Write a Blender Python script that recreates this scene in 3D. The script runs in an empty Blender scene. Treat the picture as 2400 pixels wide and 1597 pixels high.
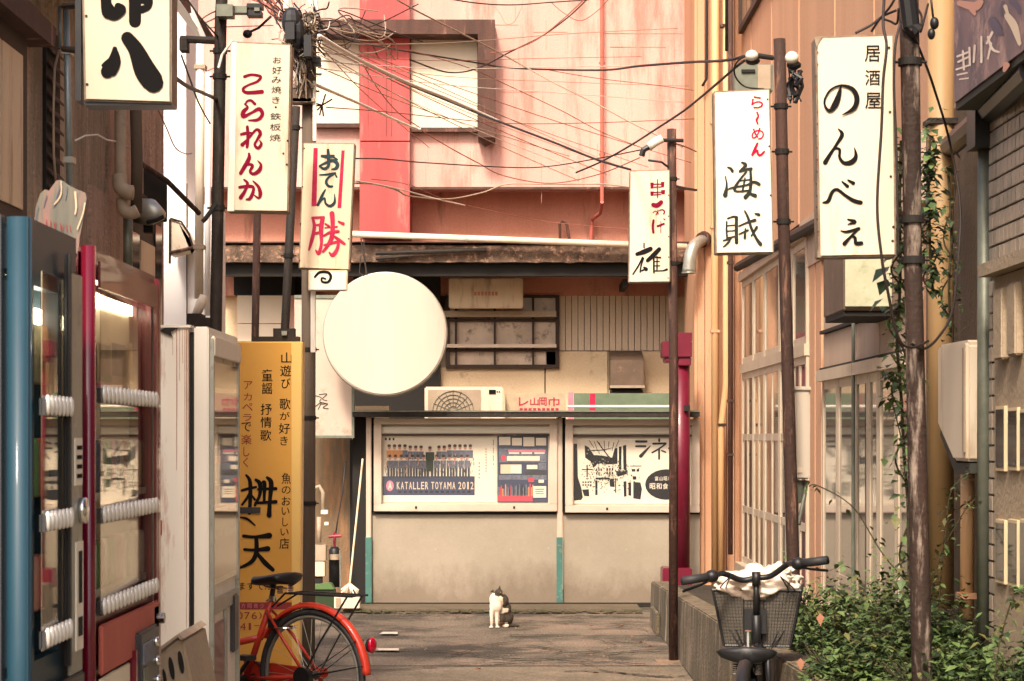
import bpy, bmesh, math, random
from mathutils import Vector, Matrix, noise
R = math.radians
random.seed(7)
C = bpy.context.scene.collection
SC = bpy.context.scene

# ---------------------------------------------------------------- camera, light, exposure
EYE = 1.5
cd = bpy.data.cameras.new('camera'); cam = bpy.data.objects.new('camera', cd); C.objects.link(cam)
cam.location = (0, 0, EYE); cam.rotation_euler = (R(90), 0, 0)
cd.lens = 75; cd.sensor_width = 36; cd.shift_x = -0.005; cd.shift_y = 0.0952
cd.clip_start = 0.1; cd.clip_end = 500
cd.dof.use_dof = True; cd.dof.focus_distance = 15.5; cd.dof.aperture_fstop = 18
SC.camera = cam
SUN_EL, SUN_AZ = 45, 194            # azimuth clockwise from +Y
w = bpy.data.worlds.new('World'); SC.world = w; w.use_nodes = True
nt = w.node_tree; bg = nt.nodes['Background']
sky = nt.nodes.new('ShaderNodeTexSky'); sky.sky_type = 'NISHITA'; sky.sun_disc = False
sky.sun_elevation = R(SUN_EL); sky.sun_rotation = R(SUN_AZ); sky.air_density = 1.0; sky.dust_density = 5.0; sky.ozone_density = 0.6
nt.links.new(sky.outputs[0], bg.inputs[0]); bg.inputs[1].default_value = 0.125
sl = bpy.data.lights.new('sun', 'SUN'); sun = bpy.data.objects.new('sun', sl); C.objects.link(sun)
sl.energy = 2.1; sl.angle = R(9); sl.color = (1.0, 0.91, 0.80)
sd = Vector((math.sin(R(SUN_AZ))*math.cos(R(SUN_EL)), math.cos(R(SUN_AZ))*math.cos(R(SUN_EL)), math.sin(R(SUN_EL))))
sun.rotation_euler = sd.to_track_quat('Z', 'Y').to_euler(); sun.location = (4, -6, 20)
vs = SC.view_settings; vs.view_transform = 'Standard'; vs.look = 'None'; vs.gamma = 1; vs.use_curve_mapping = False
vs.exposure = 1.25
vs.use_white_balance = True; vs.white_balance_temperature = 6850; vs.white_balance_tint = 13
SC.cycles.max_bounces = 8; SC.cycles.use_denoising = True

# ---------------------------------------------------------------- picture -> place helpers (photo pixel at a known distance)
F, CX, CY = 5000.0, 1212.0, 1027.0
def I(ix, iy, Y): return Vector(((ix-CX)/F*Y, Y, EYE+(CY-iy)/F*Y))
def Yat(ix, X): return X*F/(ix-CX)
def Zat(iy, Y): return EYE+(CY-iy)/F*Y
def S(ix, iy, X):
    Y = Yat(ix, X); return Vector((X, Y, Zat(iy, Y)))

# ---------------------------------------------------------------- materials
MATS = {}
def mat(name, c1, c2=None, scale=4, rough=.6, metal=0, bump=0, streak=0, c3=None, t3=.62, s3=None, spec=.4, coat=0, alpha=1, w2=(.35, .65), fine=0, zd=None):
    m = bpy.data.materials.new(name); m.use_nodes = True; MATS[name] = m
    n = m.node_tree.nodes; l = m.node_tree.links; p = n['Principled BSDF']
    p.inputs['Roughness'].default_value = rough; p.inputs['Metallic'].default_value = metal
    p.inputs['Specular IOR Level'].default_value = spec; p.inputs['Coat Weight'].default_value = coat
    p.inputs['Alpha'].default_value = alpha
    c1 = (*c1, 1)
    p.inputs['Base Color'].default_value = c1
    if c2 is None and not bump and c3 is None: return m
    g = n.new('ShaderNodeNewGeometry'); mp = n.new('ShaderNodeMapping'); l.new(g.outputs['Position'], mp.inputs[0])
    mp.inputs['Scale'].default_value = (scale, scale, scale*(.09 if streak else 1))
    nz = n.new('ShaderNodeTexNoise'); nz.inputs['Scale'].default_value = 1; nz.inputs['Detail'].default_value = 7; nz.inputs['Roughness'].default_value = .62
    l.new(mp.outputs[0], nz.inputs[0])
    col = None
    if c2 is not None:
        mr = n.new('ShaderNodeMapRange'); mr.inputs[1].default_value = w2[0]; mr.inputs[2].default_value = w2[1]
        l.new(nz.outputs[0], mr.inputs[0])
        mx = n.new('ShaderNodeMix'); mx.data_type = 'RGBA'; mx.inputs[6].default_value = c1; mx.inputs[7].default_value = (*c2, 1)
        l.new(mr.outputs[0], mx.inputs[0]); col = mx.outputs[2]
    if c3 is not None:
        mp3 = n.new('ShaderNodeMapping'); l.new(g.outputs['Position'], mp3.inputs[0]); s = s3 or scale*1.7
        mp3.inputs['Scale'].default_value = (s, s, s*(.16 if streak else 1)); mp3.inputs['Location'].default_value = (3.1, 7.7, 1.3)
        n3 = n.new('ShaderNodeTexNoise'); n3.inputs['Scale'].default_value = 1; n3.inputs['Detail'].default_value = 8; n3.inputs['Roughness'].default_value = .7
        l.new(mp3.outputs[0], n3.inputs[0])
        r3 = n.new('ShaderNodeMapRange'); r3.inputs[1].default_value = t3-.06; r3.inputs[2].default_value = t3+.07; l.new(n3.outputs[0], r3.inputs[0])
        m3 = n.new('ShaderNodeMix'); m3.data_type = 'RGBA'; m3.inputs[7].default_value = (*c3, 1)
        if col is None: m3.inputs[6].default_value = c1
        else: l.new(col, m3.inputs[6])
        l.new(r3.outputs[0], m3.inputs[0]); col = m3.outputs[2]
    if zd is not None:   # grime that climbs from the foot: (height, strength, colour)
        sx = n.new('ShaderNodeSeparateXYZ'); l.new(g.outputs['Position'], sx.inputs[0])
        mz = n.new('ShaderNodeMapping'); l.new(g.outputs['Position'], mz.inputs[0]); mz.inputs['Scale'].default_value = (4, 4, 2.2)
        n4 = n.new('ShaderNodeTexNoise'); n4.inputs['Scale'].default_value = 1; n4.inputs['Detail'].default_value = 9; n4.inputs['Roughness'].default_value = .72; l.new(mz.outputs[0], n4.inputs[0])
        ma = n.new('ShaderNodeMath'); ma.operation = 'MULTIPLY_ADD'; ma.inputs[1].default_value = -.55/zd[0]; ma.inputs[2].default_value = .50-.05; l.new(sx.outputs[2], ma.inputs[0])
        mb = n.new('ShaderNodeMath'); mb.operation = 'ADD'; l.new(ma.outputs[0], mb.inputs[0]); l.new(n4.outputs[0], mb.inputs[1])
        rz = n.new('ShaderNodeMapRange'); rz.inputs[1].default_value = .44; rz.inputs[2].default_value = .80; rz.inputs[4].default_value = zd[1]; l.new(mb.outputs[0], rz.inputs[0])
        m5 = n.new('ShaderNodeMix'); m5.data_type = 'RGBA'; m5.inputs[7].default_value = (*zd[2], 1); l.new(col, m5.inputs[6]); l.new(rz.outputs[0], m5.inputs[0]); col = m5.outputs[2]
    if fine:   # small-scale tonal grain
        nf = n.new('ShaderNodeTexNoise'); nf.inputs['Scale'].default_value = 60; nf.inputs['Detail'].default_value = 3
        l.new(g.outputs['Position'], nf.inputs[0])
        rf = n.new('ShaderNodeMapRange'); rf.inputs[1].default_value = .3; rf.inputs[2].default_value = .7; rf.inputs[3].default_value = 1-fine; rf.inputs[4].default_value = 1+fine*.5
        l.new(nf.outputs[0], rf.inputs[0])
        hm = n.new('ShaderNodeVectorMath'); hm.operation = 'SCALE'; l.new(rf.outputs[0], hm.inputs['Scale'])
        if col is None: hm.inputs[0].default_value = c1[:3]
        else: l.new(col, hm.inputs[0])
        col = hm.outputs[0]
    if col is not None: l.new(col, p.inputs['Base Color'])
    if bump:
        nb = n.new('ShaderNodeTexNoise'); nb.inputs['Scale'].default_value = 45; nb.inputs['Detail'].default_value = 6
        l.new(g.outputs['Position'], nb.inputs[0])
        b = n.new('ShaderNodeBump'); b.inputs['Strength'].default_value = bump; b.inputs['Distance'].default_value = .02
        l.new(nb.outputs[0], b.inputs['Height']); l.new(b.outputs[0], p.inputs['Normal'])
    return m
K = mat
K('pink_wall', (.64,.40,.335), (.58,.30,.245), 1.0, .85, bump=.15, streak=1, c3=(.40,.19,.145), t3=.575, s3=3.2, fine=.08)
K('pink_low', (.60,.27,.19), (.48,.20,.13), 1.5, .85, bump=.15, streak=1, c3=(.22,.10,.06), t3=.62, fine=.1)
K('red_band', (.47,.085,.078), (.38,.055,.052), 3, .75, streak=1, bump=.1, c3=(.48,.19,.15), t3=.58, s3=6)
K('brown_trim', (.10,.045,.032), (.05,.024,.017), 5, .8, streak=1, bump=.2, c3=(.28,.14,.10), t3=.63)
K('dusty_board', (.50,.39,.31), (.43,.33,.26), 2, .6, c3=(.30,.24,.18), t3=.60, s3=5)
K('cream_panel', (.72,.62,.48), (.66,.54,.40), 1.2, .5, c3=(.45,.30,.20), t3=.72, streak=1)
K('white_board', (.53,.46,.375), (.46,.39,.31), 1.6, .45, c3=(.42,.34,.255), t3=.66, s3=6, streak=1)
K('rust_concrete', (.17,.105,.07), (.06,.04,.028), 9, .95, bump=.6, c3=(.40,.23,.15), t3=.59, s3=14)
K('dark', (.012,.010,.008), rough=.8)
K('black', (.012,.012,.013), rough=.45)
K('black_rubber', (.02,.02,.022), (.03,.03,.03), 20, .6)
K('siding', (.64,.52,.39), (.55,.43,.31), 2, .7, streak=1, c3=(.24,.17,.11), t3=.68, fine=.06)
K('beige_panel', (.70,.54,.35), (.62,.46,.29), 1.8, .8, c3=(.30,.20,.12), t3=.66, bump=.12, fine=.1)
K('window_frame', (.045,.026,.018), rough=.7)
K('frosted', (.62,.49,.38), (.46,.35,.26), 5, .3, c3=(.16,.11,.08), t3=.6)
K('board_frame', (.62,.50,.40), (.55,.44,.34), 4, .4, metal=.15, c3=(.38,.27,.19), t3=.7)
K('board_metal', (.37,.315,.24), (.30,.255,.19), 1.4, .55, metal=.1, fine=.05, zd=(.40, .75, (.17,.125,.085)))
K('teal', (.055,.17,.14), (.045,.13,.11), 8, .6, c3=(.30,.26,.20), t3=.62)
K('paper', (.78,.70,.55), (.74,.65,.50), 3, .6)
K('navy', (.035,.045,.085), rough=.5); K('greyblue', (.16,.17,.21), (.08,.09,.12), 40, .5)
K('orange', (.62,.26,.08), rough=.6); K('skin', (.55,.27,.19), rough=.6); K('hair', (.05,.03,.02), rough=.6)
K('poster_red', (.55,.05,.07), rough=.5); K('poster_pink', (.62,.20,.26), rough=.5); K('poster_gold', (.62,.50,.36), rough=.5)
K('ink', (.010,.009,.009), rough=.9, spec=.1)
K('ink_soft', (.02,.025,.022), (.04,.04,.034), 50, .9, spec=.1)
K('ink_blue', (.016,.035,.043), (.03,.05,.055), 30, .9, spec=.1)
K('crimson_ink', (.17,.004,.022), (.22,.006,.03), 20, .9, spec=.1); K('red_ink', (.50,.008,.05), rough=.9, spec=.1); K('faded_red', (.38,.018,.055), (.45,.035,.08), 35, .9, spec=.1)
K('dark_red_ink', (.28,.03,.03), rough=.6)
K('sign_cream', (.70,.60,.45), (.64,.53,.38), 3, .5, c3=(.44,.33,.22), t3=.61, s3=7, streak=1)
K('sign_white', (.82,.76,.64), (.76,.67,.52), 2.5, .4, c3=(.60,.48,.34), t3=.63, s3=6, streak=1)
K('sign_tan', (.62,.46,.30), (.70,.56,.38), 3, .55, c3=(.36,.24,.15), t3=.60, s3=8, streak=1)
K('sign_ivory', (.72,.61,.46), (.67,.56,.41), 3, .45, c3=(.48,.37,.25), t3=.61, s3=6, streak=1)
K('sign_frame', (.30,.24,.17), (.18,.13,.09), 12, .6, metal=.2, c3=(.22,.09,.04), t3=.58)
K('sign_yellow', (.70,.36,.07), (.64,.32,.055), 2, .45)
K('yellow_side', (.80,.52,.16), rough=.4)
K('rust_pole', (.055,.022,.014), (.028,.016,.011), 14, .8, bump=.3, streak=1, c3=(.20,.10,.065), t3=.60)
K('dark_pole', (.016,.012,.009), (.028,.019,.013), 14, .75, bump=.3, streak=1, c3=(.07,.042,.028), t3=.64)
K('peeled_pole', (.018,.012,.008), (.04,.019,.013), 12, .8, bump=.35, streak=1, c3=(.27,.21,.165), t3=.59, s3=22)
K('grey_pole', (.11,.08,.055), (.085,.06,.04), 9, .8, bump=.2, streak=1)
K('steel', (.42,.42,.36), (.34,.34,.29), 12, .4, metal=.6, c3=(.22,.20,.16), t3=.63)
K('steel_blue', (.30,.36,.37), (.24,.29,.30), 12, .45, metal=.5)
K('galv', (.19,.20,.155), (.14,.15,.115), 20, .5, metal=.35)
K('chrome', (.7,.7,.68), rough=.18, metal=1)
K('white_pipe', (.74,.64,.50), (.66,.54,.40), 6, .5, c3=(.35,.20,.12), t3=.68)
K('beige_pipe', (.40,.31,.22), (.33,.25,.17), 9, .6, c3=(.20,.14,.09), t3=.64)
K('pipe_red', (.50,.13,.09), (.42,.10,.07), 6, .7)
K('orange_wall', (.58,.32,.185), (.50,.265,.145), 2.2, .8, streak=1, bump=.1, c3=(.34,.15,.07), t3=.66, fine=.07)
K('orange_pipe', (.66,.40,.20), (.58,.33,.15), 5, .55, streak=1, c3=(.36,.17,.08), t3=.70)
K('gold_pipe', (.38,.24,.11), (.31,.19,.085), 5, .55, streak=1, c3=(.30,.14,.06), t3=.68)
K('brown_wall', (.17,.115,.065), (.11,.077,.045), 3, .9, streak=1, bump=.3, c3=(.30,.15,.07), t3=.6)
K('stucco', (.44,.34,.235), (.23,.175,.12), 4, .95, streak=1, bump=1.0, c3=(.52,.36,.27), t3=.56, s3=9, fine=.18)
K('stucco_pink', (.52,.35,.26), (.34,.225,.16), 4, .95, streak=1, bump=.9, c3=(.20,.14,.10), t3=.58, s3=9, fine=.15)
K('white_wall', (.92,.90,.86), (.90,.86,.80), 1.5, .8, c3=(.72,.62,.54), t3=.75)
K('alu_frame', (.58,.48,.36), (.50,.41,.30), 6, .4, metal=.2, c3=(.33,.25,.17), t3=.7)
K('door_glass', (.15,.14,.115), (.24,.21,.165), 1.0, .05, spec=.8, metal=.35, streak=1)
K('door_panel', (.50,.37,.27), (.42,.30,.21), 3, .6, streak=1, c3=(.24,.16,.10), t3=.66)
K('tile', (.42,.34,.26), (.35,.28,.21), 7, .45, bump=.1)
K('tile_b', (.33,.28,.215), (.28,.235,.18), 7, .45, bump=.1)
K('grout', (.05,.045,.032), rough=.95)
K('taupe', (.40,.31,.21), (.34,.26,.175), 3, .85, bump=.25, fine=.1)
K('sill', (.58,.45,.28), rough=.6)
K('glass_dark', (.03,.035,.035), rough=.08, spec=.8)
K('crimson', (.15,.004,.022), (.11,.003,.016), 6, .45, coat=.3, c3=(.25,.03,.05), t3=.68)
K('low_wall', (.085,.070,.042), (.15,.115,.068), 5, .95, bump=.6, streak=1, c3=(.30,.225,.16), t3=.57, s3=14)
K('ground', (.075,.062,.043), (.21,.165,.115), 1.3, .92, bump=1.0, c3=(.27,.19,.135), t3=.57, s3=2.1, fine=.6, w2=(.43,.58))
K('patch_a', (.30,.20,.135), (.22,.15,.10), 2.5, .93, bump=.4, c3=(.15,.10,.065), t3=.56, fine=.25)
K('patch_b', (.10,.078,.048), (.15,.11,.07), 2.2, .93, bump=.4, fine=.25)
K('patch_c', (.21,.165,.11), (.13,.105,.07), 2.2, .93, bump=.7, c3=(.24,.18,.125), t3=.58, s3=3, fine=.4)
K('patch_d', (.13,.105,.075), (.19,.135,.10), 3, .93, bump=.6, fine=.4)
K('crack', (.025,.018,.012), rough=1)
K('moss', (.06,.06,.022), (.11,.09,.05), 12, .98, bump=.5)
K('paint', (.66,.56,.45), (.50,.40,.31), 14, .8)
K('soil', (.06,.045,.028), (.035,.028,.018), 8, 1, bump=.6)
K('blue_paint', (.012,.055,.085), (.010,.047,.072), 4, .55, coat=.15)
K('blue_body', (.010,.035,.05), rough=.4)
K('red_paint', (.15,.002,.016), (.12,.002,.013), 4, .25, coat=.6)
K('red_dull', (.15,.025,.022), (.11,.02,.018), 6, .3, coat=.3)
K('vend_back', (.80,.72,.56), (.72,.62,.46), 3, .5, c3=(.28,.22,.14), t3=.62)
K('vend_light', (.80,.74,.60), rough=.5)
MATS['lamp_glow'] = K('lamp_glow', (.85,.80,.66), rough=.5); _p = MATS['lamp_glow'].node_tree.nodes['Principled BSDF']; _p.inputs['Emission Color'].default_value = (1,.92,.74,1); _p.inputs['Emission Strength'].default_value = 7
K('vend_white', (.80,.75,.65), (.73,.67,.57), 4, .45, streak=1)
K('rust_streak_panel', (.84,.78,.68), (.78,.71,.60), 5, .5, streak=1, c3=(.45,.20,.11), t3=.61, s3=9)
K('rust_stain', (.34,.10,.045), (.50,.26,.16), 14, .8)
K('charcoal', (.035,.036,.04), (.05,.05,.05), 8, .35)
K('rib', (.80,.77,.70), (.70,.66,.58), 30, .25, metal=.25)
K('glass', (.80,.74,.62), rough=.02, metal=1, alpha=.42)
K('glass_board', (.3,.3,.3), rough=.05, spec=.5, alpha=.05)
K('green_print', (.12,.25,.09), rough=.5); K('olive_print', (.16,.16,.09), (.30,.27,.17), 22, .5)
K('faded_print', (.27,.235,.165), (.12,.125,.105), 16, .7, streak=1, c3=(.36,.17,.15), t3=.57, s3=26)
K('bike_red', (.58,.045,.022), (.46,.034,.018), 14, .38, coat=.25, c3=(.22,.05,.03), t3=.70, s3=40)
K('reflector', (.40,.0,.02), rough=.15, coat=.8)
K('tyre_grey', (.14,.13,.11), rough=.7)
K('basket_mesh', (.085,.072,.052), (.12,.10,.075), 14, .7)
K('cloth', (.72,.56,.45), (.84,.72,.60), 14, .85)
K('leaf_a', (.045,.082,.023), (.068,.112,.032), 12, .5); K('leaf_b', (.085,.145,.042), (.12,.175,.055), 12, .5)
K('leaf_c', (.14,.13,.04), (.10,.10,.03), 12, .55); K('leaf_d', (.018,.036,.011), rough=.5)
K('leaf_dry', (.25,.10,.05), rough=.7); K('stem', (.05,.04,.02), rough=.9)
K('fur_white', (.78,.68,.55), (.68,.54,.40), 30, .9); K('fur_dark', (.035,.028,.02), (.075,.055,.038), 40, .9); K('fur_tan', (.30,.17,.09), rough=.9)
K('eye', (.25,.22,.05), rough=.1)
K('cable', (.022,.014,.011), rough=.6); K('cable_red', (.26,.08,.05), rough=.6); K('cable_white', (.80,.74,.64), rough=.5)
K('cable_tan', (.36,.27,.19), rough=.6)
K('ceramic', (.72,.68,.58), rough=.25, coat=.4)
K('green_tray', (.08,.15,.05), rough=.5); K('pink_tap', (.30,.03,.05), rough=.5)
K('banner_cream', (.46,.36,.24), (.36,.28,.18), 9, .7); K('banner_green', (.10,.14,.085), (.14,.19,.12), 7, .7)
K('hood', (.15,.10,.07), (.11,.075,.05), 6, .6, metal=.3, c3=(.26,.15,.10), t3=.64)
K('verdigris', (.40,.40,.27), (.50,.48,.33), 8, .5, c3=(.30,.33,.20), t3=.6)
K('advert', (.16,.105,.11), (.05,.045,.065), 4.5, .5, c3=(.34,.22,.19), t3=.58, s3=6)
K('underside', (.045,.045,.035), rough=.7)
def M(k): return MATS[k]

# ---------------------------------------------------------------- mesh builder
class B:
    def __init__(s): s.v = []; s.f = []; s.mi = []; s.cut = []
    def add(s, vs_, fs_, mi=0):
        o = len(s.v); s.cut.append((o, len(s.f))); s.v += [tuple(v) for v in vs_]; s.f += [tuple(i+o for i in f) for f in fs_]; s.mi += [mi]*len(fs_); return s
    def box(s, x0, y0, z0, x1, y1, z1, mi=0):
        if x0 > x1: x0, x1 = x1, x0
        if y0 > y1: y0, y1 = y1, y0
        if z0 > z1: z0, z1 = z1, z0
        v = [(x0,y0,z0),(x1,y0,z0),(x1,y1,z0),(x0,y1,z0),(x0,y0,z1),(x1,y0,z1),(x1,y1,z1),(x0,y1,z1)]
        return s.add(v, [(0,3,2,1),(4,5,6,7),(0,1,5,4),(1,2,6,5),(2,3,7,6),(3,0,4,7)], mi)
    def ibox(s, ix0, iy0, ix1, iy1, Y, d=.02, mi=0):    # box whose front face covers the pixel rect at distance Y
        a = I(ix0, iy0, Y); b = I(ix1, iy1, Y); return s.box(a.x, Y, a.z, b.x, Y+d, b.z, mi)
    def poly(s, pts, d, mi=0):                          # prism: pts (3d loop), extruded by vector d
        d = Vector(d); n = len(pts); p = [Vector(q) for q in pts]
        v = p+[q+d for q in p]
        return s.add(v, [tuple(range(n))[::-1], tuple(range(n, 2*n))]+[(i, (i+1) % n, n+(i+1) % n, n+i) for i in range(n)], mi)
    def ipoly(s, pp, Y, d=.02, mi=0): return s.poly([I(x, y, Y) for x, y in pp], (0, d, 0), mi)
    def tube(s, pts, r, n=8, cap=True, mi=0):
        pts = [Vector(p) for p in pts]; k = len(pts); rr = r if isinstance(r, (list, tuple)) else [r]*k
        rings = []; up = None
        for i, p in enumerate(pts):
            t = (pts[min(i+1, k-1)]-pts[max(i-1, 0)]).normalized()
            if up is None: up = Vector((0,0,1)) if abs(t.z) < .9 else Vector((1,0,0))
            a = t.cross(up).normalized(); b = a.cross(t).normalized(); up = b
            rings.append([p+(a*math.cos(2*math.pi*j/n)+b*math.sin(2*math.pi*j/n))*rr[i] for j in range(n)])
        v = [q for r_ in rings for q in r_]; f = []
        for i in range(k-1):
            for j in range(n): f.append((i*n+j, i*n+(j+1) % n, (i+1)*n+(j+1) % n, (i+1)*n+j))
        if cap: f.append(tuple(range(n))[::-1]); f.append(tuple((k-1)*n+j for j in range(n)))
        return s.add(v, f, mi)
    def ell(s, c, r, n=12, m=8, rot=None, mi=0):        # ellipsoid
        c = Vector(c); v = []; f = []
        for i in range(m+1):
            th = math.pi*i/m
            for j in range(n):
                ph = 2*math.pi*j/n; q = Vector((r[0]*math.sin(th)*math.cos(ph), r[1]*math.sin(th)*math.sin(ph), r[2]*math.cos(th)))
                if rot: q = rot @ q
                v.append(c+q)
        for i in range(m):
            for j in range(n): f.append((i*n+j, (i+1)*n+j, (i+1)*n+(j+1) % n, i*n+(j+1) % n))
        return s.add(v, f, mi)
    def torus(s, c, Rr, r, ax='y', n=40, m=8, a0=0, a1=360, mi=0, sx=1):
        pts = []; full = abs(a1-a0) >= 360
        k = n if full else n+1
        v = []; f = []
        for i in range(k):
            a = R(a0+(a1-a0)*i/n)
            for j in range(m):
                b = 2*math.pi*j/m; rad = Rr+r*math.cos(b); h = r*math.sin(b)*sx
                p = {'y': (rad*math.cos(a), h, rad*math.sin(a)), 'z': (rad*math.cos(a), rad*math.sin(a), h), 'x': (h, rad*math.cos(a), rad*math.sin(a))}[ax]
                v.append(Vector(c)+Vector(p))
        for i in range(k if full else k-1):
            for j in range(m):
                i2 = (i+1) % k; f.append((i*m+j, i*m+(j+1) % m, i2*m+(j+1) % m, i2*m+j))
        return s.add(v, f, mi)
    def build(s, name, m, parent=None, bevel=0, smooth=False, local=False):
        vs_ = [Vector(v) for v in s.v]
        if parent is not None:
            r = parent
            while r.parent: r = r.parent
            off = Vector((0,0,0)) if local or r.get('_local') else r.location
            loc = Vector((0,0,0))
        else:
            xs = [v.x for v in vs_]; ys = [v.y for v in vs_]; zs = [v.z for v in vs_]
            off = Vector(((min(xs)+max(xs))/2, (min(ys)+max(ys))/2, min(zs))); loc = off
        me = bpy.data.meshes.new(name); me.from_pydata([v-off for v in vs_], [], s.f)
        ms = m if isinstance(m, (list, tuple)) else [m]
        for q in ms: me.materials.append(M(q))
        if len(ms) > 1:
            for p, k in zip(me.polygons, s.mi): p.material_index = k
        me.update()
        bm = bmesh.new(); bm.from_mesh(me); bmesh.ops.recalc_face_normals(bm, faces=bm.faces)
        if bevel: bmesh.ops.bevel(bm, geom=[e for e in bm.edges if e.is_manifold and e.calc_face_angle(0) > .6], offset=bevel, segments=2, affect='EDGES', clamp_overlap=True)
        bm.to_mesh(me); bm.free()
        if smooth: me.shade_smooth()
        elif bevel: me.set_sharp_from_angle(angle=R(35)); 
        o = bpy.data.objects.new(name, me); C.objects.link(o); o.location = loc
        if parent is not None: o.parent = parent
        return o
def each(b, name, m, parent, **kw):     # every primitive of b as an object of its own
    cs = b.cut+[(len(b.v), len(b.f))]; out = []
    for (v0, f0), (v1, f1) in zip(cs[:-1], cs[1:]):
        q = B(); q.add(b.v[v0:v1], [tuple(i-v0 for i in f) for f in b.f[f0:f1]]); out.append(q.build(name, m, parent, **kw))
    return out
def tag(o, label=None, cat=None, group=None, kind=None):
    if label: o['label'] = label
    if cat: o['category'] = cat
    if group: o['group'] = group
    if kind: o['kind'] = kind
    return o
def thing(name, loc, label, cat, group=None, rotz=0, local=False):
    o = bpy.data.objects.new(name, None); C.objects.link(o); o.location = loc; o.rotation_euler = (0, 0, rotz); o.empty_display_size = .1
    if local: o['_local'] = 1
    return tag(o, label, cat, group)
def share(src, name, loc, parent, rot=None, m=None):    # another object with the same mesh data
    o = src.copy(); o.name = name; C.objects.link(o); o.parent = parent
    r = parent
    while r.parent: r = r.parent
    o.location = Vector(loc)-(Vector((0,0,0)) if r.get('_local') else r.location)
    if rot: o.rotation_euler = rot
    return o
def copy_thing(root, loc, label, group=None, rotz=None):
    r = root.copy(); C.objects.link(r); r.location = loc; r['label'] = label
    if rotz is not None: r.rotation_euler = (0, 0, rotz)
    if group: r['group'] = group
    for ch in list(root.children):
        c = ch.copy(); C.objects.link(c); c.parent = r
        for g in ch.children:
            d = g.copy(); C.objects.link(d); d.parent = c
    return r

# ---------------------------------------------------------------- lettering
GL = {}
def glyph(ch, bold=0.0):
    key = (ch, round(bold, 3))
    if key in GL: return GL[key]
    cu = bpy.data.curves.new('g', 'FONT'); cu.body = ch; cu.size = 1; cu.offset = bold; cu.resolution_u = 3; cu.fill_mode = 'FRONT'
    o = bpy.data.objects.new('g', cu); C.objects.link(o)
    dg = bpy.context.evaluated_depsgraph_get(); me = o.evaluated_get(dg).to_mesh()
    v = [(p.co.x, p.co.y) for p in me.vertices]; f = [tuple(q.vertices) for q in me.polygons]
    o.evaluated_get(dg).to_mesh_clear(); bpy.data.objects.remove(o); bpy.data.curves.remove(cu)
    if v:
        x0 = min(a for a, _ in v); x1 = max(a for a, _ in v); y0 = min(b for _, b in v); y1 = max(b for _, b in v)
        sx = max(x1-x0, 1e-6); sy = max(y1-y0, 1e-6); v = [((a-x0)/sx, (b-y0)/sy) for a, b in v]
    GL[key] = (v, f); return GL[key]
def put(b, ch, ix0, iy0, ix1, iy1, Y, bold=0.0, mi=0, P=None):
    v, f = glyph(ch, 0.0)      # weight comes from shifted impressions: outlines never cross themselves
    if ch in '1I|':
        c_ = (ix0+ix1)/2; h_ = (ix1-ix0)*.22; ix0, ix1 = c_-h_, c_+h_
    w_ = (abs(iy1-iy0))*bold*.45
    for k, (dx, dy) in enumerate([(0,0)] if bold < .004 else [(0,0),(w_,0),(-w_,0),(0,w_*.8),(0,-w_*.8)]):
        Q = P or (lambda x, y: I(x, y, Y-.0002*k))
        b.add([Q(ix0+a*(ix1-ix0)+dx, iy1+c*(iy0-iy1)+dy) for a, c in v], f, mi)
def cr(pts, k=6):       # Catmull-Rom through (x, y, r)
    if len(pts) == 2: k = 2
    out = []
    for i in range(len(pts)-1):
        p0 = pts[max(i-1, 0)]; p1 = pts[i]; p2 = pts[i+1]; p3 = pts[min(i+2, len(pts)-1)]
        for j in range(k):
            t = j/k
            out.append(tuple(.5*((2*p1[a])+(-p0[a]+p2[a])*t+(2*p0[a]-5*p1[a]+4*p2[a]-p3[a])*t*t+(-p0[a]+3*p1[a]-3*p2[a]+p3[a])*t**3) for a in range(len(p1))))
    out.append(tuple(pts[-1])); return out
STK = [0]
def brush(b, pts, tr, Y, mi=0, P=None):   # one brush stroke: pts (x, y, half width) in traced units; tr maps to photo px
    ps = cr(pts); n = len(ps); STK[0] = (STK[0]+1) % 16
    L = []; Rr = []
    for i in range(n):
        a = ps[max(i-1, 0)]; c = ps[min(i+1, n-1)]; dx, dy = c[0]-a[0], c[1]-a[1]; d = math.hypot(dx, dy) or 1
        nx, ny = -dy/d, dx/d; x, y, r = ps[i]; r = max(r, .5)
        L.append((x+nx*r, y+ny*r)); Rr.append((x-nx*r, y-ny*r))
    def cap(i, j):
        x, y, r = ps[i]; x2, y2, _ = ps[j]; a = math.atan2(y-y2, x-x2); r = max(r, .5)
        return [(x+r*math.cos(a+t), y+r*math.sin(a+t)) for t in [1.57-3.14*q/6 for q in range(1, 6)]]
    P = P or (lambda q, dep: I(*q, Y-dep))
    base = .00018*STK[0]
    def pt(q, i): return P(tr(*q), base+.00002*i)
    v = []; f = []
    for i in range(n): v += [pt(L[i], i), pt(Rr[i], i)]
    for i in range(n-1): f.append((2*i, 2*i+1, 2*i+3, 2*i+2))
    o = len(v); e = cap(n-1, n-2); v += [pt(q, n) for q in e]
    f.append(tuple([2*(n-1)+1, 2*(n-1)]+[o+k for k in range(len(e)-1, -1, -1)]) if math.hypot(e[0][0]-L[-1][0], e[0][1]-L[-1][1]) > math.hypot(e[-1][0]-L[-1][0], e[-1][1]-L[-1][1]) else tuple([2*(n-1)+1, 2*(n-1)]+[o+k for k in range(len(e))]))
    o = len(v); e = cap(0, 1); v += [pt(q, 0) for q in e]
    f.append(tuple([1, 0]+[o+k for k in range(len(e)-1, -1, -1)]) if math.hypot(e[0][0]-L[0][0], e[0][1]-L[0][1]) > math.hypot(e[-1][0]-L[0][0], e[-1][1]-L[0][1]) else tuple([1, 0]+[o+k for k in range(len(e))]))
    b.add(v, f, mi)
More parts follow.
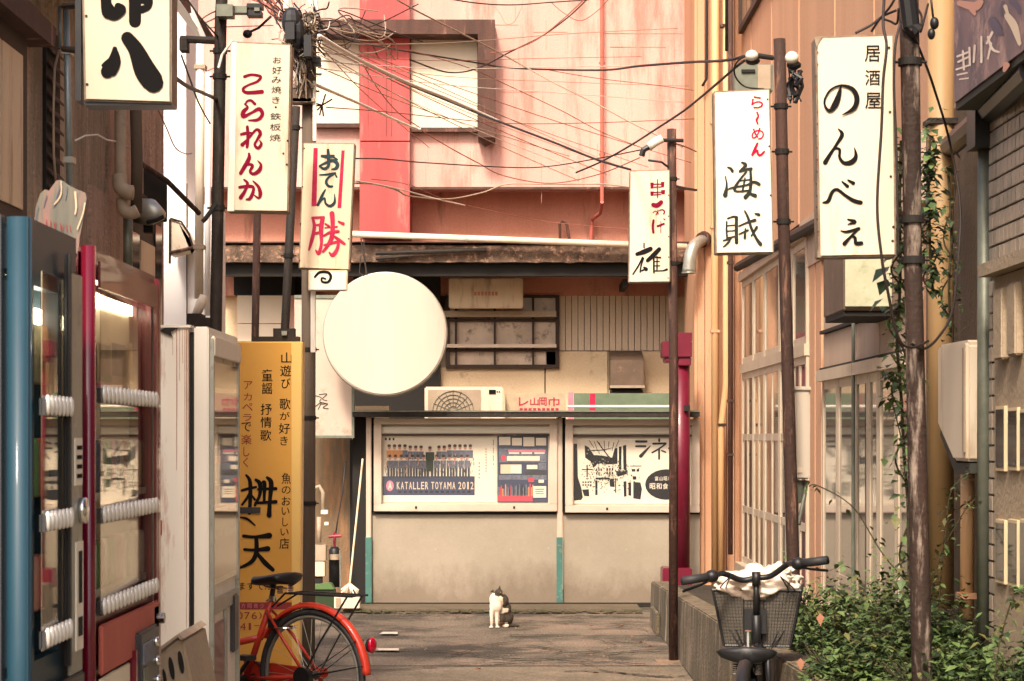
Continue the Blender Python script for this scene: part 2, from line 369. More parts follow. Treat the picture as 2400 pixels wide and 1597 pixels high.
def TR(ox, oy, s): return lambda x, y: (ox+x/s, oy+y/s)
# ================================================================ SETTING
def struct(o): return tag(o, kind='structure')
b = B(); b.add([(-60,-30,0),(60,-30,0),(60,90,0),(-60,90,0)], [(0,1,2,3)]); struct(b.build('ground', 'ground'))
random.seed(3)
def blob(cx, cy, rx, ry, z, n=26, jag=.35):
    pts = []
    for i in range(n):
        a = 2*math.pi*i/n; r = 1+jag*(noise.noise(Vector((math.cos(a)*1.6+cx*3, math.sin(a)*1.6+cy*3, z*50)))*1.6)+random.uniform(-.07, .07)
        pts.append((cx+rx*r*math.cos(a), cy+ry*r*math.sin(a), z))
    return pts
b = B()
def crack(x, y, ang, ln, w=.011):
    pts = []
    for i in range(22):
        pts.append((x, y)); ang += random.uniform(-.45, .45); x += math.cos(ang)*ln/22; y += math.sin(ang)*ln/22*1.6
    for i in range(21):
        (xa, ya), (xb, yb) = pts[i], pts[i+1]; ww = w*random.uniform(.3, 1.3)
        b.add([(xa, ya-ww*1.5, .0125), (xb, yb-ww*1.5, .0125), (xb, yb+ww*1.5, .0125), (xa, ya+ww*1.5, .0125)], [(0,1,2,3)])
for q in [(-.9,15.0,.1,1.6), (.1,15.3,-.5,1.3), (.35,14.2,-.3,.9), (-.3,17.2,.05,1.6), (.3,13.6,.1,1.0), (-1.0,13.7,0,1.8), (.05,16.4,-1.1,1.6), (.2,15.6,-.9,1.4), (-.1,14.4,-.2,1.3), (.5,15.0,-1.3,.9), (.62,14.6,-1.2,.5), (-.2,16.2,.2,1.1), (-1.,18.0,.03,2.)]: crack(*q)
struct(b.build('pavement_crack', 'crack'))
b = B(); b.add([(-6,2,.005),(1.084,2,.005),(1.084,13.95,.005),(-6,13.95,.005)], [(0,1,2,3)]); struct(b.build('concrete_apron', 'patch_c'))
b = B(); b.add([(-6,13.955,.007),(1.07,13.955,.007),(1.07,14.0,.007),(-6,13.99,.007)], [(0,1,2,3)]); struct(b.build('pavement_joint', 'crack'))

b = B()      # gutter in front of the noticeboard: raised kerb lip and dark mossy channel
b.box(-1.5, 18.35, .002, 1.07, 18.95, .028); struct(b.build('gutter_apron', 'patch_b', bevel=.008))
b = B()
for i in range(40):
    x = -1.4+i*.062+random.uniform(-.02, .02); b.box(x, 18.2+random.uniform(-.03,.03), .014, x+random.uniform(.03,.08), 18.3+random.uniform(-.03,.05), .018+random.uniform(0,.02))
tag(b.build('moss', 'moss'), kind='stuff')
b = B(); b.box(-1.5, 18.92, .01, 1.4, 19.0, .035); struct(b.build('gutter_channel', 'dark'))
for k, (x0, y0, x1, y1, lb) in enumerate([(888,1486,932,1491,'short worn white paint dash on the ground, farther from the camera'), (868,1525,935,1530,'longer worn white paint dash beside the red bicycle wheel')]):
    a = 1.5*F/(y1-CY); c = 1.5*F/(y0-CY); X0 = (x0-CX)/F*a; X1 = (x1-CX)/F*a
    b = B(); b.add([(X0,a,.016),(X1,a,.016),(X1-.01,c,.016),(X0+.02,c,.016)], [(0,1,2,3)])
    struct(b.build('road_marking', 'paint'))
b = B()
random.seed(11)
for i in range(160):
    x = random.uniform(-1.1, 1.0); y = random.uniform(13, 18.2); r = random.uniform(.004, .012); b.box(x, y, .004, x+r, y+r, .004+r*.7)
tag(b.build('gravel', 'patch_a'), kind='stuff')
b = B()
for i in range(26):
    x = random.uniform(.5, 1.05) if i % 2 else random.uniform(-1, 1); y = random.uniform(13.2, 18); a = random.uniform(0, 3); r = random.uniform(.012, .028)
    b.add([(x-r*math.cos(a), y-r*math.sin(a), .018), (x+r*.4*math.sin(a), y-r*.4*math.cos(a), .026), (x+r*math.cos(a), y+r*math.sin(a), .018), (x-r*.4*math.sin(a), y+r*.4*math.cos(a), .03)], [(0,1,2,3)])
tag(b.build('leaves', 'leaf_dry'), kind='stuff')

# ---------------------------------------------------------------- pink building across the end of the alley
pk = thing('pink_building', (0, 21, 0), 'pale pink rendered building with red band closing the end of the alley', 'building')
b = B(); b.box(-4.2, 20.6, 3.92, 4.5, 24, 9.5); b.build('wall', 'pink_wall', pk)
b = B(); b.box(-4.2, 20.56, 3.895, 4.5, 20.6, 3.92); b.build('cornice', 'brown_trim', pk)
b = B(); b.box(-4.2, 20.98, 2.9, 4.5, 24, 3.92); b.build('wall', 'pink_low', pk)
b = B(); b.ibox(843, 333, 960, 553, 20.45, .5); b.build('band_panel', 'red_band', pk)
b = B(); b.ibox(843, -700, 960, 330, 20.45, .148); b.build('band_panel', 'red_band', pk)
b = B(); b.ibox(846, 328, 957, 335, 20.46, .13); b.build('band_joint', 'dark', pk)
b = B()
for x in (862, 905, 917): b.ibox(x, 100+x % 7*12, x+1.2, 320, 20.447, .004)
b.build('seam', 'brown_trim', pk)
b = B(); b.ibox(745, 46, 1160, 80, 20.25, .347); b.ibox(1120, 80.2, 1160, 322, 20.25, .347)
a0 = I(1121, 322, 20.26); a1 = I(1159, 322, 20.26); ap = I(1137, 345, 20.56)
b.add([a0, a1, a1+Vector((0,.33,0)), a0+Vector((0,.33,0)), ap], [(0,1,4),(1,2,4),(2,3,4),(3,0,4)])
b.build('window_surround', 'brown_trim', pk)
for q in [(735,86,842,290), (963,84,1119,300)]:
    b = B(); b.ibox(*q, 20.55, .045); o = b.build('blank_panel', 'cream_panel', pk, bevel=.004)
    b = B(); b.ibox(q[0], q[3]+1, q[2], q[3]+9, 20.5, .09); b.build('sill', 'brown_trim', o)
b = B()
random.seed(5)
for i in range(46):   # fine form-board seams in the render
    x = random.uniform(965, 1635); y = random.uniform(-60, 380); b.ibox(x, y, x+.9, y+random.uniform(20, 110), 20.597, .004)
for (x0, y0, x1) in [(1160,58,1215),(1250,75,1330),(1418,78,1600),(1500,110,1560),(1170,215,1260),(1430,110,1490)]: b.ibox(x0, y0, x1, y0+1.5, 20.597, .004)
tag(b.build('hairline_seam', 'pink_low', pk), kind='stuff')
b = B(); b.tube([I(1411,-300,20.52), I(1411,476,20.45)], .018)
for y in (146, 360): b.tube([I(1411,y,20.5), I(1411,y+5,20.5)], .028)
b.tube([I(1411,474,20.42), I(1407,500,20.6), I(1388,515,20.9), I(1384,575,20.9)], .018); b.build('downpipe', 'pipe_red', pk)
b = B(); b.tube([I(1313,570,20.9), I(1312,525,20.85), I(1318,520,20.85), I(1328,526,20.85), I(1336,570,20.88)], .014); b.build('bent_pipe', 'brown_trim', pk)
# canopy
b = B(); n = 60; x0, x1 = -2.95, 1.75
import itertools
vv = []
for i in range(n+1):
    x = x0+(x1-x0)*i/n; e = noise.noise(Vector((x*6, 1, 0)))*.012; e2 = noise.noise(Vector((x*9, 4, 0)))*.016
    vv += [(x, 19.9+e2, 3.30+e), (x, 19.9+e*1.5, 3.14+e2), (x, 21, 3.14), (x, 21, 3.30+e)]
ff = []
for i in range(n):
    for j in range(4): ff.append((i*4+j, i*4+(j+1) % 4, i*4+4+(j+1) % 4, i*4+4+j))
ff += [(0,1,2,3), (4*n+3, 4*n+2, 4*n+1, 4*n)]
b.add(vv, ff); b.build('canopy_slab', 'rust_concrete', pk)
b = B(); b.box(x0, 19.87, 3.318, x1, 21, 3.33); b.build('canopy_flashing', 'brown_trim', pk)
b = B(); b.box(x0, 20.0, 3.02, x1, 20.12, 3.135); b.box(1.0, 20.12, 2.93, 1.05, 20.9, 3.0); b.build('canopy_beam', 'dark', pk)
b = B(); b.tube([I(825,549,19.78), I(1200,563,19.78), I(1610,579,19.78)], .030, 10); o = b.build('canopy_pipe', 'white_pipe', pk, smooth=True)
b = B(); b.tube([I(880,594,19.84), I(1140,586,19.84)], .02); b.tube([I(880,607,19.84), I(960,600,19.84)], .014); b.build('cable_duct', 'dark_pole', pk)
# lower storey
b = B(); b.box(-4.2, 21.1, 0, 4.5, 24, 2.9); b.build('wall', 'beige_panel', pk)
pl = None
for i in range(37):
    xa = 1032+i*14.7
    top, bot = 638, (822 if xa > 1308 else 692)
    key = bot
    b = B(); b.ibox(xa, top, xa+13.2, bot, 21.0+(i % 3)*.004, .09)
    b.build('plank', 'siding', pk)
b = B(); b.ibox(1032, 636, 1575, 823, 21.05, .045); b.build('siding_backing', 'brown_trim', pk)
for q in [(1000,862,1276,985), (1279,824,1424,985), (1426,824,1600,985), (1310,824,1424,826)][:3]:
    b = B(); b.ibox(*q, 21.0, .09); b.build('wall_panel', 'beige_panel', pk, bevel=.004)
b = B(); b.ibox(1276, 862, 1279, 985, 21.03, .05); b.build('panel_joint', 'brown_trim', pk)
wn = B()
for x in (1045, 1066, 1157, 1247, 1302): wn.ibox(x, 692, x+(9 if x in (1045,1302) else 5), 862, 20.95, .1)
for y in (692, 748, 818, 855): wn.ibox(1045, y, 1311, y+(6 if y < 850 else 9), 20.955, .09)
wo = wn.build('window', 'window_frame', pk)
for (xa, xb) in [(1054,1066),(1071,1157),(1162,1247),(1252,1302)]:
    for (ya, yb) in [(698,748),(754,818),(824,855)]:
        b = B(); b.ibox(xa, ya, xb, yb, 21.0, .03); b.build('pane', 'frosted', wo)
b = B(); b.ibox(1040, 729, 1304, 743, 20.85, .1); b.build('rail', 'beige_pipe', wo)
b = B(); b.ibox(1040, 807, 1304, 815, 20.87, .08); b.build('rail', 'board_frame', wo)
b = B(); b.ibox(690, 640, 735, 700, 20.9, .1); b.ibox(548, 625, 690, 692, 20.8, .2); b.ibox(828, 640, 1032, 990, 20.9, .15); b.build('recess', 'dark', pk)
b = B(); b.ibox(556, 693, 662, 758, 20.6, .1); b.build('wall_panel', 'cream_panel', pk)
b = B(); b.ibox(556, 760, 662, 800, 20.6, .1); b.build('wall_panel', 'cream_panel', pk)
b = B(); b.ibox(664, 693, 735, 800, 20.7, .1); b.build('wall_panel', 'pink_wall', pk)
b = B(); b.box(-2.6, 19.6, 0, -1.53, 19.8, 1.75); b.box(-1.53, 20.0, 0, -1.2, 20.2, 1.8, 0); b.build('side_wall', 'brown_wall', pk)  # taupe wall in dark brown, its shade put into the colour
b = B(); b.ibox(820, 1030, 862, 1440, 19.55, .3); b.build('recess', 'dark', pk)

def plate(b, q, Y, d=.002, mi=0): b.ibox(*q, Y, d, mi)
# white light box under the canopy
t = thing('light_sign', I(1139, 723, 20.6), 'small blank cream sign box with faded pink lettering above the lattice window', 'sign')
b = B(); b.ibox(1052, 652, 1226, 722, 20.6, .14); b.build('sign_box', 'sign_tan', t, bevel=.01)
b = B()
for i in range(7): b.ibox(1111+i*8.2, 684, 1117+i*8.2, 693, 20.597, .002)
b.build('lettering', 'pink_low', t)
# exhaust hood
t = thing('exhaust_hood', I(1465, 915, 20.9), 'brown metal exhaust hood on the beige panels right of the window', 'exhaust hood')
b = B(); a = [I(1427,822,20.98), I(1440,845,20.6), I(1440,905,20.6), I(1430,915,20.98)]
w_ = I(1504,822,20.98).x-a[0].x
b.poly([(a[0].x, p.y, p.z) for p in a], (w_, 0, 0)); b.build('hood_body', 'hood', t, bevel=.006)
b = B(); xa = a[0].x; b.box(xa-.006, 20.56, a[2].z-.02, xa+w_+.006, 20.6, a[2].z+.005); b.build('hood_lip', 'beige_pipe', t)
b = B(); b.box(xa+.01, 20.62, a[3].z-.03, xa+w_-.01, 20.96, a[3].z-.004); b.build('filter', 'dark', t)
# outdoor air conditioner
t = thing('air_conditioner', I(1087, 985, 19.9), 'beige outdoor air conditioner standing just behind the noticeboard', 'air conditioner')
b = B(); b.ibox(995, 907, 1180, 1010, 19.9, .3); b.build('casing', 'sign_ivory', t, bevel=.012)
b = B(); b.ibox(1003, 914, 1126, 1000, 19.885, .014); b.build('grille_frame', 'beige_pipe', t)
c = I(1062, 965, 19.88); b = B()
for r in (.05, .085, .12, .155, .19): b.torus(c, r, .0035, 'y', 28, 5, 0, 180)
for i in range(9):
    an = R(i*22.5); b.tube([c+Vector((.03*math.cos(an), 0, .03*math.sin(an))), c+Vector((.2*math.cos(an), 0, .2*math.sin(an)))], .003, 4)
b.build('fan_guard', 'galv', t)
b = B(); b.ibox(1146, 914, 1162, 924, 19.893, .006); b.build('badge', 'ink', t)
b = B(); b.ibox(1164, 917, 1167, 920, 19.893, .006); b.ibox(1169, 917, 1172, 920, 19.893, .006); b.build('indicator', 'ink_soft', t)
# banners behind the noticeboard
t = thing('shop_banner', I(1262, 985, 20.1), 'weathered cream shop banner with red lettering, right of the air conditioner', 'banner')
b = B(); b.ibox(1184, 922, 1326, 985, 20.1, .03); b.build('cloth', 'banner_cream', t)
b = B()
put(b, 'レ', 1216, 932, 1238, 951, 20.097, .04); put(b, '山', 1243, 933, 1262, 950, 20.097, .04); put(b, '岡', 1264, 932, 1281, 951, 20.097, .03); put(b, '巾', 1286, 932, 1311, 952, 20.097, .04)
for i in range(9): b.ibox(1218+i*10.5, 957, 1225+i*10.5, 964, 20.097, .001)
b.build('lettering', 'faded_red', t)
t = thing('shop_banner', I(1450, 985, 20.2), 'dull green shop banner with red and pink stripes, right end behind the noticeboard', 'banner')
b = B(); b.ibox(1345, 922, 1590, 985, 20.2, .03); b.build('cloth', 'banner_green', t)
b = B(); b.ibox(1382, 923, 1395, 970, 20.197, .002); b.build('stripe', 'faded_red', t)
b = B(); b.ibox(1332, 920, 1344, 985, 20.195, .03); b.build('stripe', 'poster_pink', t)
b = B(); b.tube([I(1330,953,20.0), I(1590,953,20.0)], .012); tag(b.build('white_pipe', 'cable_white'), 'thin white horizontal pipe in front of the dull green banner', 'pipe')
# white panel behind the round sign
t = thing('sign_board', I(780, 1026, 18.9), 'pale pinkish sign board with scrawled marks, half behind the round sign', 'sign')
b = B(); b.ibox(690, 702, 826, 1024, 18.9, .06); b.build('board', 'dusty_board', t)
b = B(); b.ibox(824, 700, 830, 1027, 18.89, .08); b.ibox(690, 1021, 824, 1027, 18.89, .08); b.ibox(690, 692, 830, 700, 18.89, .08); b.build('frame', 'galv', t)
b = B(); tr = TR(600, 800, 3.92)
for s_ in [[(545,500,3),(600,520,3),(585,555,3),(640,570,3)], [(580,490,3),(650,485,3),(610,530,3),(650,545,3)], [(545,600,3),(600,560,3),(570,625,3)], [(590,580,3),(660,575,3),(615,610,3),(665,620,3)]]: brush(b, s_, tr, 18.895)
b.build('scrawl', 'ink_soft', t)

# round blank sign
t = thing('round_sign', I(902, 928, 18.5), 'large blank cream disc sign hanging under the rusty canopy', 'sign')
b = B(); c = I(902, 783, 18.4); n = 72; r = 144/F*18.4
v = [(c.x+r*math.cos(2*math.pi*i/n), 18.4, c.z+r*math.sin(2*math.pi*i/n)) for i in range(n)]
b.poly(v, (0, .14, 0)); b.build('disc', 'white_board', t, bevel=.012)
b = B(); b.torus((c.x, 18.47, c.z), r+.002, .010, 'y', 72, 6); b.build('rim', 'steel', t, smooth=True)
b = B(); b.tube([I(846,560,18.6), I(852,600,18.5), I(860,642,18.45)], .006); b.tube([I(852,560,18.6), I(856,610,18.5), I(858,642,18.45)], .005); b.tube([I(846,600,18.6), I(842,640,18.5), I(858,650,18.44)], .004); b.build('hanging_wire', 'dark_pole', t)
b = B(); b.box(c.x-.02, 18.54, c.z+.3, c.x+.02, 19.95, c.z+.34); b.build('bracket', 'dark_pole', t)

# ---------------------------------------------------------------- noticeboard
YB = 19.1
nb = thing('notice_board', (0.3, YB, 0), 'long aluminium noticeboard with two glazed cases over grey sheet panels', 'noticeboard')
for x in (864, 1312):
    b = B(); b.ibox(x-6, 978, x+6, 1425, YB-.03, .06); o = b.build('post', 'board_frame', nb, bevel=.006)
    b = B(); b.ibox(x-7.5, 1260, x+7, 1421, YB-.037, .05); tag(b.build('tape', 'teal', o), 'faded teal paint on the lower post')
for (xa, xb) in [(873,1305), (1320,1640)]:
    b = B(); b.ibox(xa, 1206, xb, 1418, YB+.01, .03)
    o = b.build('sheet_panel', 'board_metal', nb)
    b = B()
    for k in range(5):
        x = xa+60+k*88
        if x < min(xb, 1540): q = I(x, 1285+(k % 2)*3, YB+.008); b.tube([q, q+Vector((0,.004,0))], .006, 8)
    each(b, 'screw', 'steel', o)
    b = B(); b.ibox(xa, 1200, xb, 1206, YB-.005, .05); b.build('rail', 'dark', nb)
    b = B(); b.ibox(xa+2, 1418, xb, 1421, YB, .05); b.build('rail', 'board_frame', nb)
b = B(); b.ibox(826, 966, 1640, 977, YB-.28, .5); b.build('roof', 'dark_pole', nb)
b = B(); b.ibox(826, 962.5, 1640, 966, YB-.29, .52); b.build('roof_edge', 'galv', nb)
b = B(); b.ibox(858, 979, 878, 1202, YB+.032, .01); b.ibox(1304, 979, 1326, 1202, YB+.032, .01); b.ibox(826, 978, 858, 1425, YB+.05, .02); each(b, 'shadow_gap_backing', 'dark', nb)
cases = []
for (xa, xb, ya, yb) in [(876,1306,981,1199), (1325,1640,983,1202)]:
    b = B(); w_ = 18
    b.ibox(xa, ya, xb, ya+14, YB-.06, .09); b.ibox(xa, yb-17, xb, yb, YB-.06, .09)
    b.ibox(xa, ya+14, xa+w_, yb-17, YB-.06, .09); b.ibox(xb-w_, ya+14, xb, yb-17, YB-.06, .09)
    o = b.build('display_case', 'board_frame', nb, bevel=.004)
    b = B(); b.ibox(xa+w_, ya+14, xb-w_, yb-17, YB+.02, .01); b.build('backing', 'paper', o)
    b = B(); b.ibox(xa+w_, ya+20, xb-w_, ya+35, YB-.03, .03); b.build('lamp_cover', 'vend_light', o)
    b = B(); b.ibox(xa+w_, ya+37, xb-w_, ya+41, YB-.02, .03); b.build('lamp_housing', 'brown_trim', o)
    b = B(); b.ibox(xa+w_+.5, ya+14.5, xb-w_-.5, yb-17.5, YB-.045, .004); b.build('glass', 'glass_board', o)
    for k in ((xa+ (99 if xa < 1000 else 98)), (xa+329 if xa < 1000 else None)):
        if k: b = B(); b.ibox(k-2.5, yb-12, k+2.5, yb-6, YB-.066, .01); b.build('lock', 'dark', o)
# team poster
YP = YB+.012
def R2(b, x0, y0, x1, y1, lay, mi=0): b.ibox(x0, y0, x1, y1, YP-.0012*lay, .0006, mi)
tr = TR(880, 1000, 5.612)
t = thing('team_poster', I(1023, 1180, YP), 'white and navy football team poster in the left display case', 'poster')
b = B(); b.ibox(897, 1021, 1163, 1178, YP, .002); b.build('sheet', 'paper', t)
b = B(); R2(b, *tr(95,655), *tr(1305,905), 1); b.build('navy_band', 'navy', t)
fig = {k: B() for k in ('white', 'kit', 'dark', 'skin', 'hair', 'orange', 'suit')}
random.seed(21)
def person_print(x, y, w_, kit, leg=True, lay=2):
    tb = fig[kit]; a, c = tr(x-w_*.55, y+18), tr(x+w_*.55, y+120); R2(tb, *a, *c, lay)
    if leg:
        a, c = tr(x-w_*.5, y+120), tr(x-w_*.08, y+235); R2(fig['dark'], *a, *c, lay+.2); a, c = tr(x+w_*.1, y+120), tr(x+w_*.5, y+235); R2(fig['dark'], *a, *c, lay+.2)
    for (hx, hy, rx, ry, k, l_) in [(x, y-22, 22, 34, 'skin', .5), (x, y-42, 24, 20, 'hair', .8)]:
        pts = [I(*tr(hx+rx*math.cos(q*.524), hy+ry*math.sin(q*.524)), YP-.0012*(lay+l_)) for q in range(12)]
        fig[k].add(pts, [tuple(range(12))])
for i in range(200):
    x = random.uniform(120, 1290); y = random.triangular(340, 660, 500)
    if 640 < x < 790: continue
    R2(fig[random.choice(['kit','dark','suitx' if False else 'kit','skin','white'])], *tr(x, y), *tr(x+random.uniform(4,14), y+random.uniform(10,50)), 5.0+.3*(i % 3))
hx = [180,250,318,388,458,530,600,835,905,975,1045,1112,1180,1248]
for i, x in enumerate(hx): person_print(x, 300+(10 if 3 < i < 9 else -5), 62, 'orange' if i < 3 else 'kit', False, 2)
for i, x in enumerate([190,262,340,412,486,560,632,806,892,972,1046,1132,1208]): person_print(x, 430, 66, 'kit', True, 4)
person_print(716, 320, 104, 'suit', False, 6); R2(fig['suit'], *tr(668,430), *tr(762,590), 6)
R2(fig['dark'], *tr(672,590), *tr(705,660), 6); R2(fig['dark'], *tr(728,590), *tr(760,660), 6)
for k, m_ in (('white','galv'),('kit','greyblue'),('dark','charcoal'),('skin','skin'),('hair','hair'),('orange','orange'),('suit','leaf_d')): tag(fig[k].build('team_print', m_, t), kind='stuff')
b = B(); x = 282
for i, ch in enumerate('KATALLER TOYAMA 2012'):
    if ch == ' ': x += 26; continue
    w_ = 47 if ch not in 'MI' else 58
    put(b, ch, *tr(x, 730), *tr(x+w_-9, 825), YP-.0012*3, .03); x += w_+6.3
b.build('lettering', 'poster_gold', t)
b = B(); b.add([I(*tr(190+50*math.cos(q*.39), 780+70*math.sin(q*.39)), YP-.0036) for q in range(16)], [tuple(range(16))]); b.build('emblem', 'poster_pink', t)
b = B(); put(b, 'A', *tr(168,735), *tr(214,825), YP-.0048, .03); b.build('emblem_mark', 'paper', t)
b = B()
for q in [(125,150,150,182),(175,150,200,182),(225,150,250,182)]: R2(b, *tr(q[0],q[1]), *tr(q[2],q[3]), 2)
for i in range(13):
    if i % 4 != 3: R2(b, *tr(1546, 175+i*26), *tr(1556, 193+i*26), 2)
for i in range(9):
    R2(b, *tr(1448, 290+i*36), *tr(1460, 306+i*36), 2)
for i in range(5): R2(b, *tr(1358, 470+i*48), *tr(1370, 490+i*48), 2)
for i in range(14): R2(b, *tr(300+i*70, 848), *tr(340+i*70, 872), 2)
tag(b.build('small_print', 'ink_soft', t), kind='stuff')
# event poster
t = thing('event_poster', I(1225, 1180, YP), 'dark blue event poster with pink and cream boxes, right side of the left case', 'poster')
b = B(); b.ibox(*tr(1603,112), *tr(2270,1000), YP-.0015, .0025); b.build('sheet', 'navy', t)
bb = {k: B() for k in ('paper','poster_pink','greyblue','poster_red','charcoal','orange','ink_soft','sign_tan')}
for (x0,y0,x1,y1,k,l_) in [(1625,135,1775,245,'paper',3),(1795,150,1925,250,'paper',3),(1945,140,2090,260,'paper',3),(2110,150,2245,250,'paper',3),(1625,290,2250,470,'greyblue',3),
    (1745,305,2235,335,'poster_pink',4),(1755,340,1890,360,'paper',4),(1920,340,2060,360,'paper',4),(2090,340,2225,360,'paper',4),(1730,390,2160,450,'paper',4),(2170,395,2230,445,'greyblue',4),
    (1645,500,1920,620,'sign_tan',4),(1780,505,1920,615,'paper',5),(1990,505,2130,560,'paper',4),(2140,480,2245,570,'greyblue',4),(1960,580,2240,640,'charcoal',4),(1620,640,2250,700,'greyblue',3),
    (2010,675,2085,730,'poster_red',5),(2145,700,2215,740,'paper',5),(2075,785,2245,935,'paper',6),(1605,900,2065,985,'poster_red',4),(2100,820,2220,830,'ink_soft',7),(2100,850,2210,858,'ink_soft',7),(2105,880,2215,888,'ink_soft',7)]:
    R2(bb[k], *tr(x0,y0), *tr(x1,y1), l_)
bb['poster_red'].add([I(*tr(1685+36*math.cos(q*.39), 412+38*math.sin(q*.39)), YP-.006) for q in range(16)], [tuple(range(16))])
for i in range(26):
    x = 1615+i*18; h = random.uniform(90, 170); R2(bb[random.choice(['charcoal','poster_red','orange','greyblue','ink_soft'])], *tr(x, 915-h), *tr(x+13, 915), 5+(i % 2)*.5)
for k, v in bb.items(): each(v, 'print_block', k, t)
# cinema poster
tr = TR(1340, 1010, 8.254)
t = thing('cinema_poster', I(1450, 1185, YP), 'black and white cinema poster with a street picture in the right display case', 'poster')
b = B(); b.ibox(1344, 1026, 1610, 1181, YP, .002); b.build('sheet', 'paper', t)
b = B()
def P2(pts, l_): b.add([I(*tr(*q), YP-.0012*l_) for q in pts], [tuple(range(len(pts)))])
for pts, l_ in [([(40,250),(105,250),(120,900),(190,1120),(215,1290),(180,1340),(40,1350)],1), ([(250,280),(330,320),(380,400),(430,470),(600,480),(780,520),(830,340),(885,330),(885,640),(640,655),(600,630),(500,640),(420,720),(370,600),(260,520)],1.5),
    ([(910,310),(965,300),(960,760),(910,740)],1), ([(990,290),(1055,270),(1060,800),(1000,740)],1.6), ([(850,780),(1080,760),(1080,830),(890,890)],2), ([(1190,990),(1330,1000),(1360,1130),(1330,1330),(1190,1310)],1),
    ([(1000,980),(1060,980),(1060,1270),(1010,1280)],1), ([(1095,1000),(1150,1000),(1150,1260),(1095,1250)],1.4), ([(725,920),(820,930),(830,1090),(740,1080)],1), ([(455,960),(500,960),(500,1240),(455,1250)],1), ([(460,905),(730,905),(730,945),(460,945)],1.3),
    ([(200,1140),(330,1130),(340,1270),(240,1260)],2), ([(1130,675),(1350,675),(1350,690),(1130,690)],2), ([(1160,740),(1230,740),(1230,790),(1160,790)],2.2), ([(1255,740),(1305,740),(1305,790),(1255,790)],2.4), ([(1180,880),(1250,880),(1250,945),(1180,945)],2.6),
    ([(195,740),(400,740),(400,760),(195,760)],1.8), ([(285,660),(310,660),(310,900),(285,900)],2.5), ([(840,920),(860,920),(860,1210),(840,1200)],1.1)]: P2(pts, l_)
for i in range(7): brush(b, [(340+i*95, 190+(i % 3)*20, 6), (430+i*70, 330+(i % 2)*60, 5)], tr, YP-.004)
brush(b, [(490,200,9),(600,350,10),(720,510,12)], tr, YP-.004); brush(b, [(380,380,8),(600,370,6),(780,330,5)], tr, YP-.004)
for i in range(5): R2(b, *tr(470+(i % 3)*45, 730+(i//3)*70), *tr(495+(i % 3)*45, 780+(i//3)*70), 3)
for i in range(6): R2(b, *tr(670+(i % 3)*52, 720+(i//3)*75), *tr(700+(i % 3)*52, 770+(i//3)*75), 3)
for i in range(8): R2(b, *tr(205+(i % 4)*50, 980+(i//4)*55), *tr(235+(i % 4)*50, 1010+(i//4)*55), 3)
b.build('street_print', 'ink', t)
random.seed(44)
gr = {'ink': B(), 'olive_print': B(), 'ink_soft': B()}
for i in range(420):
    x = random.triangular(130, 1340, 600); y = random.triangular(330, 1230, 850); k = random.choice(list(gr)); s1, s2 = random.uniform(6,26), random.uniform(4,30)
    if 1110 < x and y < 660: continue
    if k == 'ink' and random.random() < .4: continue
    R2(gr[k], *tr(x, y), *tr(x+s1, y+s2), 3.2+.4*(i % 4))
for k_, v_ in gr.items(): tag(v_.build('photo_grain', k_, t), kind='stuff')
b = B()
for s_ in [[(1245,208,22),(1445,208,22)], [(1245,300,20),(1425,300,20)], [(1335,490,36),(1420,400,26),(1520,295,8)], [(1692,165,22),(1692,200,20)], [(1575,250,20),(1815,245,20)], [(1815,255,16),(1700,340,16),(1555,425,16)], [(1690,350,20),(1690,545,18)], [(1740,385,14),(1815,415,16)]]: brush(b, s_, tr, YP-.002)
for (x, y, w_) in [(1900,190,200),(1900,300,200)]: pass
brush(b, [(2080,200,20),(1960,230,20),(1900,250,18)], tr, YP-.002); brush(b, [(1880,340,18),(2140,330,18)], tr, YP-.002); brush(b, [(2010,250,20),(2010,420,18),(1930,540,12)], tr, YP-.002)
b.build('lettering', 'ink', t)
b = B(); b.add([I(*tr(1830+410*math.cos(q*.262), 1040+295*math.sin(q*.262)), YP-.002) for q in range(24)], [tuple(range(24))]); b.build('black_oval', 'ink', t)
b = B()
for i, ch in enumerate('富山昭和館'): put(b, ch, *tr(1610+i*85, 885), *tr(1675+i*85, 965), YP-.004, .02)
for i, ch in enumerate('昭和食堂街'): put(b, ch, *tr(1510+i*125, 1015), *tr(1615+i*125, 1130), YP-.004, .03)
b.build('lettering', 'paper', t)
# ================================================================ RIGHT SIDE
def xb(b, X, ix0, ix1, z0, z1, d=.03, mi=0, out=True):    # box on a side wall: face at X, spanning pixel columns
    Ya, Yb = Yat(ix0, X), Yat(ix1, X); s_ = 1 if X > 0 else -1
    return b.box(X, Ya, z0, X+s_*d, Yb, z1, mi)
ob = thing('orange_building', (2.1, 14, 0), 'orange boarded building with pale framed windows and doors along the right side', 'building')
b = B(); b.box(2.03, 8.3, 0, 3.5, 19.25, 7.5); b.build('wall', 'orange_wall', ob)
b = B(); b.box(1.60, 19.25, 0, 3.5, 20.4, 7.5); b.build('wall', 'orange_wall', ob)
es = [1634, 1652, 1676, 1703, 1722, 1742]
for i in range(5):
    b = B(); b.ibox(es[i]+.8, -600, es[i+1]-.8, 1380, 19.2, .05); b.build('plank', 'orange_wall', ob)
es = [1738,1760,1783,1808,1837,1872,1914,1956,1999,2048,2098,2143,2192]
for i in range(12):
    Ya, Yb = Yat(es[i], 2.0), Yat(es[i+1], 2.0)
    b = B(); b.box(2.0+(i % 2)*.004, Yb+.012, 3.02, 2.03, Ya-.012, 7.4); b.build('plank', 'orange_wall', ob)
for (xa, xb_) in [(1892,1910),(1911,1925)]:
    b = B(); Ya, Yb = Yat(xa, 1.98), Yat(xb_, 1.98); b.box(1.98, Yb+.01, .2, 2.03, Ya-.01, 3.0); b.build('plank', 'orange_wall', ob)
